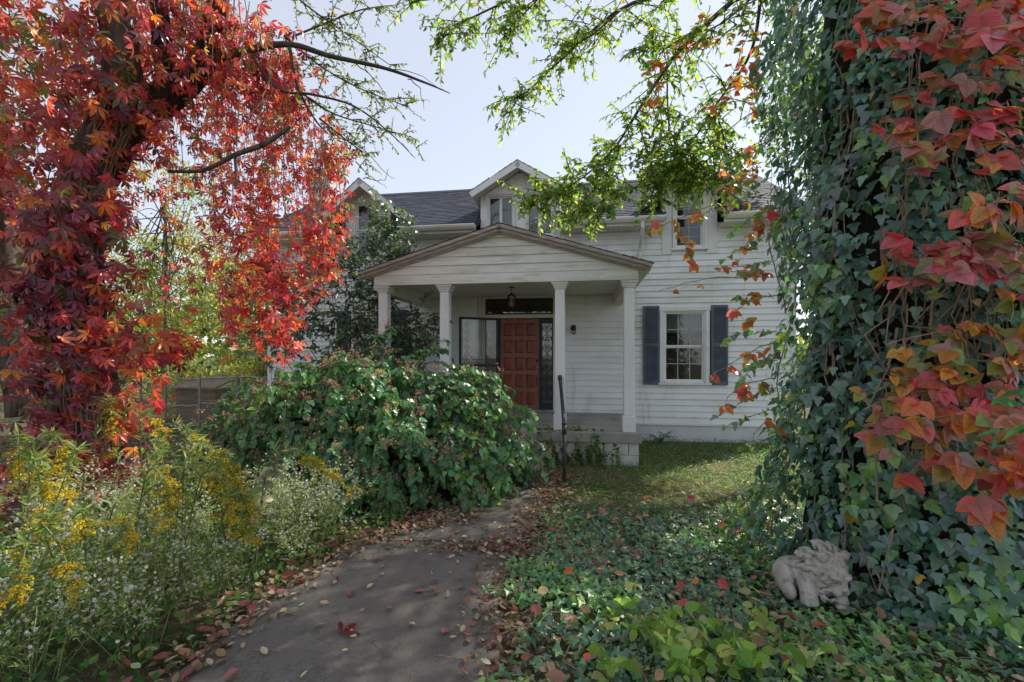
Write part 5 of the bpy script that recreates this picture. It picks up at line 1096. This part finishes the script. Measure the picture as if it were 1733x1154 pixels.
# low green lawn weeds and straw between ivy and house
x, y = scatter(30000, .1, 7.5, 4.2, 9.7); lx_ = (x+.177)*.9888-(y-7.84)*.1495; ly_ = (x+.177)*.1495+(y-7.84)*.9888
ok = (x > walk_r(np.minimum(y, 6.9))+.05*np.sin(y*9)+.08) & (ly_ < W-.03) & ~((lx_ < 2.36) & (ly_ > -.25)); g_ = .35+.65*np.clip(np.sin(x*1.9+y*2.3)+np.sin(y*1.1-x*3.1)*.7+np.clip((y-6.2)*.55, -.4, 1.4)+.2, 0, 1); ok &= rng.random(len(x)) < g_
x, y = x[ok], y[ok]; n = len(x); z = gz(x, y)+rng.uniform(.0, .07, n)
tag(cloud('lawn_weeds', L_small, np.stack([x, y, z], 1), unit(np.stack([rng.standard_normal(n), rng.standard_normal(n), .2+.3*rng.standard_normal(n)], 1)), unit(np.array((0,-.2,1.))+.5*rng.standard_normal((n, 3))), rng.uniform(.018, .042, n), palette(n, [(.07,.18,.055), (.10,.23,.06), (.14,.28,.065), (.20,.25,.08)], (4,4,2,1)), M['leaf']), 'patchy low green weeds on the yard right of the walk', kind='stuff')
x, y = scatter(40000, -.2, 6.5, 3.6, 9.6); lx_ = (x+.177)*.9888-(y-7.84)*.1495; ly_ = (x+.177)*.1495+(y-7.84)*.9888; ok = (x > walk_r(np.minimum(y, 6.9))-.02) & ~((lx_ < 2.36) & (ly_ > -.25)) & (ly_ < W) & (rng.random(len(x)) < np.clip(1.2-np.abs(y-5.8)/3.2, .25, 1)); x, y = x[ok], y[ok]; n = len(x)
tag(cloud('grass_blades', L_blade, np.stack([x, y, gz(x, y)-.005], 1), unit(np.stack([rng.standard_normal(n), rng.standard_normal(n), .28+.3*rng.random(n)], 1)), unit(np.array((0,0,1.))+.6*rng.standard_normal((n, 3))), rng.uniform(.06, .15, n), palette(n, [(.28,.23,.14), (.36,.31,.20), (.18,.24,.08), (.11,.22,.06)], (3,3,4,5)), M['leaf']), 'thin grass blades, green and straw-coloured, across the yard', kind='stuff')
# left yard: thin weeds and dry leaves under and behind the bush, as far as the fence
x, y = scatter(14000, -12, -1.0, 4.0, 14); ok = (x < walk_l(np.minimum(y, 6.9))-.05) & ((y < 9.9) | (x < -6.4)) ; x, y = x[ok], y[ok]; n = len(x)
tag(cloud('yard_litter', L_card, np.stack([x, y, gz(x, y)+rng.uniform(0, .02, n)], 1), rdir(n)*np.array((1,1,.25)), unit(np.array((0,0,1.))+.45*rng.standard_normal((n, 3))), rng.uniform(.05, .11, n), palette(n, [(.28,.18,.10), (.36,.26,.15), (.20,.11,.07), (.40,.33,.2), (.10,.14,.05)], (4,4,3,2,3)), M['dry']), 'dry leaves and thin weeds on the left side of the yard', kind='stuff')
x, y = scatter(16000, -5.2, -1.1, 1.7, 5.6); ok = (x < walk_l(y)-.03) & (rng.random(len(x)) < np.clip(.35+(walk_l(y)-x)*.35, 0, 1)); x, y = x[ok], y[ok]; n = len(x)
tag(cloud('bed_undergrowth', L_small, np.stack([x, y, gz(x, y)+rng.uniform(.0, .26, n)*np.clip((walk_l(y)-x)*1.2, .15, 1)], 1), rdir(n), unit(np.array((0,-.2,1.))+.5*rng.standard_normal((n, 3))), rng.uniform(.03, .07, n), palette(n, [(.07,.16,.05), (.10,.22,.055), (.14,.26,.07), (.06,.12,.045)]), M['leaf']), 'tangled green undergrowth beneath the weeds on the left', kind='stuff')

# leaf litter drifted along the walk edges and at the foot of the porch
px, py = [], []
def drift(n, x, y, sx, sy): px.append(x+rng.standard_normal(n)*sx); py.append(y+rng.standard_normal(n)*sy)
for yy in np.arange(1.8, 6.9, .2):
    drift(int(60+30*(yy > 4)), float(walk_r(yy))+.05, yy, .13, .12)
    drift(int(55+30*(yy > 3.8)), float(walk_l(yy))-.03, yy, .13, .12)
drift(520, .30, 6.85, .34, .28); drift(380, -.85, 4.75, .32, .16); drift(260, -1.25, 4.4, .22, .18); drift(300, -.2, 4.05, .3, .10); drift(280, .25, 4.5, .18, .35); drift(300, .5, 5.6, .2, .4); drift(220, -.2, 6.3, .25, .3)
x, y = np.concatenate(px), np.concatenate(py); y = np.clip(y, 1.4, 7.05); n = len(x); on = (x > walk_l(y)) & (x < walk_r(y)); z = gz(x, y)+np.where(on, .024, .0)+rng.uniform(.002, .022, n)
tag(cloud('leaf_litter', L_fallen, np.stack([x, y, z], 1), rdir(n)*np.array((1,1,.2)), unit(np.array((0,0,1.))+.5*rng.standard_normal((n, 3))), rng.uniform(.02, .062, n), palette(n, [(.30,.21,.13), (.38,.29,.19), (.22,.13,.085), (.46,.38,.27), (.30,.10,.08), (.17,.10,.07)], (4,4,4,2.5,2,3)), M['dry']), 'brown and reddish leaf litter drifted along the walk edges', kind='stuff')
# single fallen leaves one can pick out
def label_leaves(os_, label, group, x, y, sz_):
    med = float(np.median(sz_)); rows = ['nearest the camera', 'in the front part', 'half way along', 'towards the bush', 'close to the porch']
    for i, o in enumerate(os_):
        t_ = (x[i]-walk_l(y[i]))/(walk_r(y[i])-walk_l(y[i])); r_ = rows[int(np.clip((y[i]-1.9)/.75, 0, 4))]
        side = 'left side' if t_ < .33 else 'middle' if t_ < .67 else 'right side' if t_ < 1.05 else 'walk edge' if t_ < 1.6 else 'open ivy'
        tag(o, ('small ' if sz_[i] < med else 'large ')+label+', '+r_+', '+side, 'fallen leaf', group)
def fallen(n, cols, smin, smax, label, group, area, L=L_fallen, key='dry'):
    x, y = area(n); z = gz(x, y)+np.where((x > walk_l(y)) & (x < walk_r(y)), .029, .03)
    sz_ = rng.uniform(smin, smax, n); nr = unit(np.array((0,0,1.))+.28*rng.standard_normal((n, 3)))
    os_ = singles('fallen_leaf', L, np.stack([x, y, z+.004], 1), rdir(n)*np.array((1,1,.08)), nr, sz_, palette(n, cols), M[key+'_o'], None); label_leaves(os_, label, group, x, y, sz_)
def on_walk(n):
    y = 1.9+4.8*rng.random(n)**1.1; t_ = np.where(rng.random(n) < .55, rng.beta(.5, .5, n), rng.uniform(.03, .97, n)); return walk_l(y)+(walk_r(y)-walk_l(y))*t_, y
def in_ivy(n):
    y = rng.uniform(1.9, 5.2, n); return walk_r(y)+.1+rng.random(n)**1.2*2.2, y
def wedge(n):
    y = rng.uniform(1.9, 4.5, n); return walk_l(y)-rng.uniform(-.12, .3, n), y
fallen(110, [(.50,.42,.24), (.44,.36,.22), (.55,.47,.30)], .032, .062, 'pale yellow leaf on the walkway', 'pale leaves on the walk', on_walk)
fallen(34, [(.34,.13,.13), (.40,.18,.17), (.30,.10,.12)], .055, .095, 'pinkish red leaf on the walkway', 'red leaves on the walk', on_walk)
fallen(26, [(.24,.14,.08), (.30,.19,.11)], .05, .085, 'brown curled leaf on the walkway', 'brown leaves on the walk', on_walk)
fallen(40, [(.34,.12,.11), (.28,.09,.09), (.40,.17,.12)], .06, .11, 'red leaf along the weed bed', 'red leaves at the left walk edge', wedge)
fallen(36, [(.44,.36,.22), (.32,.22,.13)], .05, .10, 'tan leaf along the weed bed', 'tan leaves at the left walk edge', wedge)
x_ivy = in_ivy
def on_ivy(n, lab, grp, cols):
    x, y = in_ivy(n)
    s_ = rng.uniform(.06, .12, n); os_ = singles('fallen_leaf', L_fallen, np.stack([x, y, gz(x, y)+.13], 1), rdir(n)*np.array((1,1,.2)), unit(np.array((0,-.3,1.))+.35*rng.standard_normal((n, 3))), s_, palette(n, cols), M['dry_o'], None); label_leaves(os_, lab, grp, x, y, s_)
on_ivy(34, 'brown leaf on the ground ivy', 'brown leaves on the ivy carpet', [(.34,.20,.12), (.42,.26,.16)])
on_ivy(26, 'red leaf on the ground ivy', 'red leaves on the ivy carpet', [(.50,.10,.09), (.42,.14,.13), (.55,.18,.06)])
MP = merge_leaves([(_lf, 0, 1.0, -.1), (_lf, .9, .85, -.15), (_lf, -.9, .85, -.2)])
o = singles('fallen_leaf', MP, np.array([(-1.02,2.72,.03)]), np.array([(.5,1,.1)]), np.array([(.15,-.25,1)]), [.13], np.array([(.16,.022,.035)]), M['dry_o'], None)[0]; tag(o, 'large dark crimson lobed leaf lying on the walk near the camera', 'fallen leaf')
for k in range(16):
    x, y = on_walk(1); x, y = float(x[0]), float(y[0]); a = rng.uniform(0, 6.28); L_ = rng.uniform(.08, .22); zz = float(gz(x, y))+.03
    o = MB().tube([(x, y, zz), (x+math.cos(a)*L_*.5+.01, y+math.sin(a)*L_*.5, zz+.006), (x+math.cos(a)*L_, y+math.sin(a)*L_, zz)], [.003, .0015], 5).build('fallen_twig', M['twig' if k % 2 else 'vinestem']); tag(o, ('dark ' if k % 2 else 'tan ')+('short' if L_ < .15 else 'long')+' dry twig on the walkway '+['nearest the camera', 'in the front part', 'half way along', 'towards the bush', 'close to the porch'][int(np.clip((y-1.9)/.75, 0, 4))], 'twig', 'twigs on the walk')

# young shrub painted sunlit in the ivy at the lower right, fern by the foundation, creeper on the porch blocks
YS = empty('young_shrub', (1.0, 2.35, 0), 'low shrub rising from the ivy, its pale green leaves coloured as if sunlit', 'shrub'); tb = []; lf = []
for k in range(34): 
    a = rng.uniform(0, 6.28); lf.append(leafy(tb, (1.0+.2*rng.standard_normal(), 2.38+.14*rng.standard_normal(), .05), (math.cos(a)*.7, math.sin(a)*.5, 1.0), rng.uniform(.2, .38), 10, .6, .075, .3, .003))
stems_mesh(tb, 'stem', 'greenstem', YS); q = cat(lf); foliage(YS, L_round, *q, palette(len(q[0]), [(.22,.36,.07), (.32,.42,.12), (.16,.30,.06), (.42,.46,.22)]), 'leaf', 60)  # leaf colours made paler to stand in for sunlight
FN = empty('fern', tuple(HP(2.95, W-.35, -.12)), 'small fern growing against the white foundation', 'fern'); tb = []; lf = []
for k in range(11): a = rng.uniform(-2.8, -.3); lf.append(leafy(tb, FN.location, (math.cos(a)*.8, math.sin(a)*.6, .9), rng.uniform(.3, .5), 26, .8, .06, .08, .003))
stems_mesh(tb, 'stem', 'greenstem', FN); q = cat(lf); foliage(FN, L_lance, *q, palette(len(q[0]), [(.06,.14,.045), (.09,.19,.06)]), 'leaf', 0)
PC = empty('porch_creeper', tuple(HP(1.35, -.2, -.1)), 'thin green creeper climbing the porch blocks behind the handrail', 'vine'); tb = []; lf = []
for k in range(44): p0 = HP(rng.choice([.95, 1.15, 1.45, 1.55])+.22*rng.standard_normal(), -.20, -.12); lf.append(leafy(tb, p0, (.3*rng.standard_normal(), -.05, 1), rng.uniform(.18, .62), 12, .25, .06, .25, .003))
for k in range(10): p0 = HP(1.0+.5*rng.random(), -.05, .46); lf.append(leafy(tb, p0, (rng.standard_normal(), -.1, .05), rng.uniform(.2, .5), 9, .15, .05, .2, .003))
stems_mesh(tb, 'stem', 'vinestem', PC); q = cat(lf); foliage(PC, L_ivy, *q, palette(len(q[0]), [(.06,.15,.04), (.12,.22,.04), (.22,.24,.05), (.05,.11,.045)]), 'leaf', 0)

# ------------------------------------------------------------------ stone lion
LI = empty('lion_statue', (2.06, 3.12, .06), 'weathered cast-stone lion with curly mane half sunk in the ivy', 'statue')
parts = []
def ball(c, r, s=(1,1,1), rot=(0,0,0), sub_=3):
    bm = bmesh.new(); bmesh.ops.create_icosphere(bm, subdivisions=sub_, radius=r, matrix=Matrix.LocRotScale(Vector(c), __import__('mathutils').Euler(rot), Vector(s)))
    v = [tuple(q.co) for q in bm.verts]; f = [tuple(q.index for q in ff.verts) for ff in bm.faces]; bm.free(); parts.append((v, f))
def tb_(pts, rad, sides=7): parts.append(tube_geo(smooth_path(pts, 9), rad, sides))
HC = np.array((.085, -.06, .265)); FD = unit(np.array((.16, -.90, -.36)))       # head centre and where the face looks
RT_ = unit(np.cross(FD, (0,0,1.))); UP = np.cross(RT_, FD)
ball((-.08,.12,.14), .15, (1.3,1.1,1.0)); ball((-.215,.05,.13), .10, (.75,1,1.35)); ball((-.23,-.04,.06), .062, (.8,1.2,1.2))   # body, haunch, hind paw
ball((.04,.0,.15), .155, (1.15,1,1.1)); tb_([(-.12,-.08,.20), (-.118,-.12,.10), (-.118,-.15,.0)], [.070,.064,.074], 12); tb_([(.13,-.12,.16), (.14,-.16,.06), (.14,-.17,.0)], [.05,.05,.06], 12)
ball(HC, .150, (1.1,.95,1.05)); ball(HC+FD*.125-UP*.035, .078, (1.0,1.0,.95)); ball(HC+FD*.195-UP*.03, .032, (1.35,1,.75)); ball(HC+FD*.15-UP*.105, .05, (1.15,1,.65)); ball(HC+FD*.10+UP*.06, .075, (1.15,.8,.8))
for s in (-1, 1):
    ball(HC+FD*.180-UP*.068+RT_*s*.036, .040); ball(HC+FD*.150+UP*.022+RT_*s*.058, .017)
    tb_([HC+FD*.168+UP*.035+RT_*s*.015, HC+FD*.165+UP*.058+RT_*s*.055, HC+FD*.125+UP*.05+RT_*s*.10], [.014,.019,.012]); tb_([HC+FD*.18+UP*.03+RT_*s*.014, HC+FD*.20-UP*.015+RT_*s*.02], [.012,.012]); ball(HC+UP*.16+RT_*s*.105+FD*.02, .045, (1,.6,1))
for ring, cnt, r0_, L0 in ((0, 15, .122, .075), (1, 19, .150, .085), (2, 22, .165, .095), (3, 20, .150, .09)):   # mane locks, ring behind ring, each curling at the end
    for k in range(cnt):
        a = 2*math.pi*(k+.5*(ring % 2)+.2*rng.random())/cnt; o_ = RT_*math.cos(a)+UP*math.sin(a); sw = np.cross(FD, o_)*(1 if (k+ring) % 3 else -1)
        p0 = HC+FD*(.075-.062*ring)+o_*(r0_-.022); g_ = np.array((0,0,-.018)); q = [p0, p0+o_*L0*.35-FD*.012+sw*.008, p0+o_*L0*.62-FD*.040+sw*.022+g_, p0+o_*L0*.66-FD*.066+sw*.042+g_*1.5, p0+o_*L0*.50-FD*.072+sw*.050+g_]
        tb_(q, [.016,.022,.020,.014,.008], 7)
for k in range(36):                                   # chest and shoulder curls
    a = rng.uniform(-2.7, .2); z_ = rng.uniform(.03, .22); c0 = np.array((.03+.168*math.cos(a), -.01+.16*math.sin(a), z_)); tw = np.array((-math.sin(a), math.cos(a), 0)); o_ = np.array((math.cos(a), math.sin(a), 0))
    tb_([c0+o_*(.018*math.sin(t)*.4+.012)+tw*.024*math.cos(t)*(1-t/9)+np.array((0,0,.026*math.sin(t)*(1-t/9))) for t in np.linspace(0, 5.2, 7)], [.013,.014,.012,.009], 6)
for i in range(4): ball((-.15+.022*i-.01, -.19, .015), .020, (1,1.3,1)); ball((.07+.022*i, -.225, .015), .02, (1,1.3,1))
b = MB()
for v, f in parts: b.add([(x*1.02, y, z-.01) for x, y, z in v], f)
me = b.mesh('lion'); o = bpy.data.objects.new('tmp', me); COL.objects.link(o)
md = o.modifiers.new('r', 'REMESH'); md.mode = 'VOXEL'; md.voxel_size = .0068
ms = o.modifiers.new('s', 'SMOOTH'); ms.iterations = 1; ms.factor = .2
dg = bpy.context.evaluated_depsgraph_get(); me2 = bpy.data.meshes.new_from_object(o.evaluated_get(dg)); bpy.data.objects.remove(o)
me2.name = 'body'; me2.materials.clear(); me2.polygons.foreach_set('use_smooth', np.ones(len(me2.polygons), bool)); link('body', me2, M['stone'], LI, False); LI.scale = (.76, .76, .76)
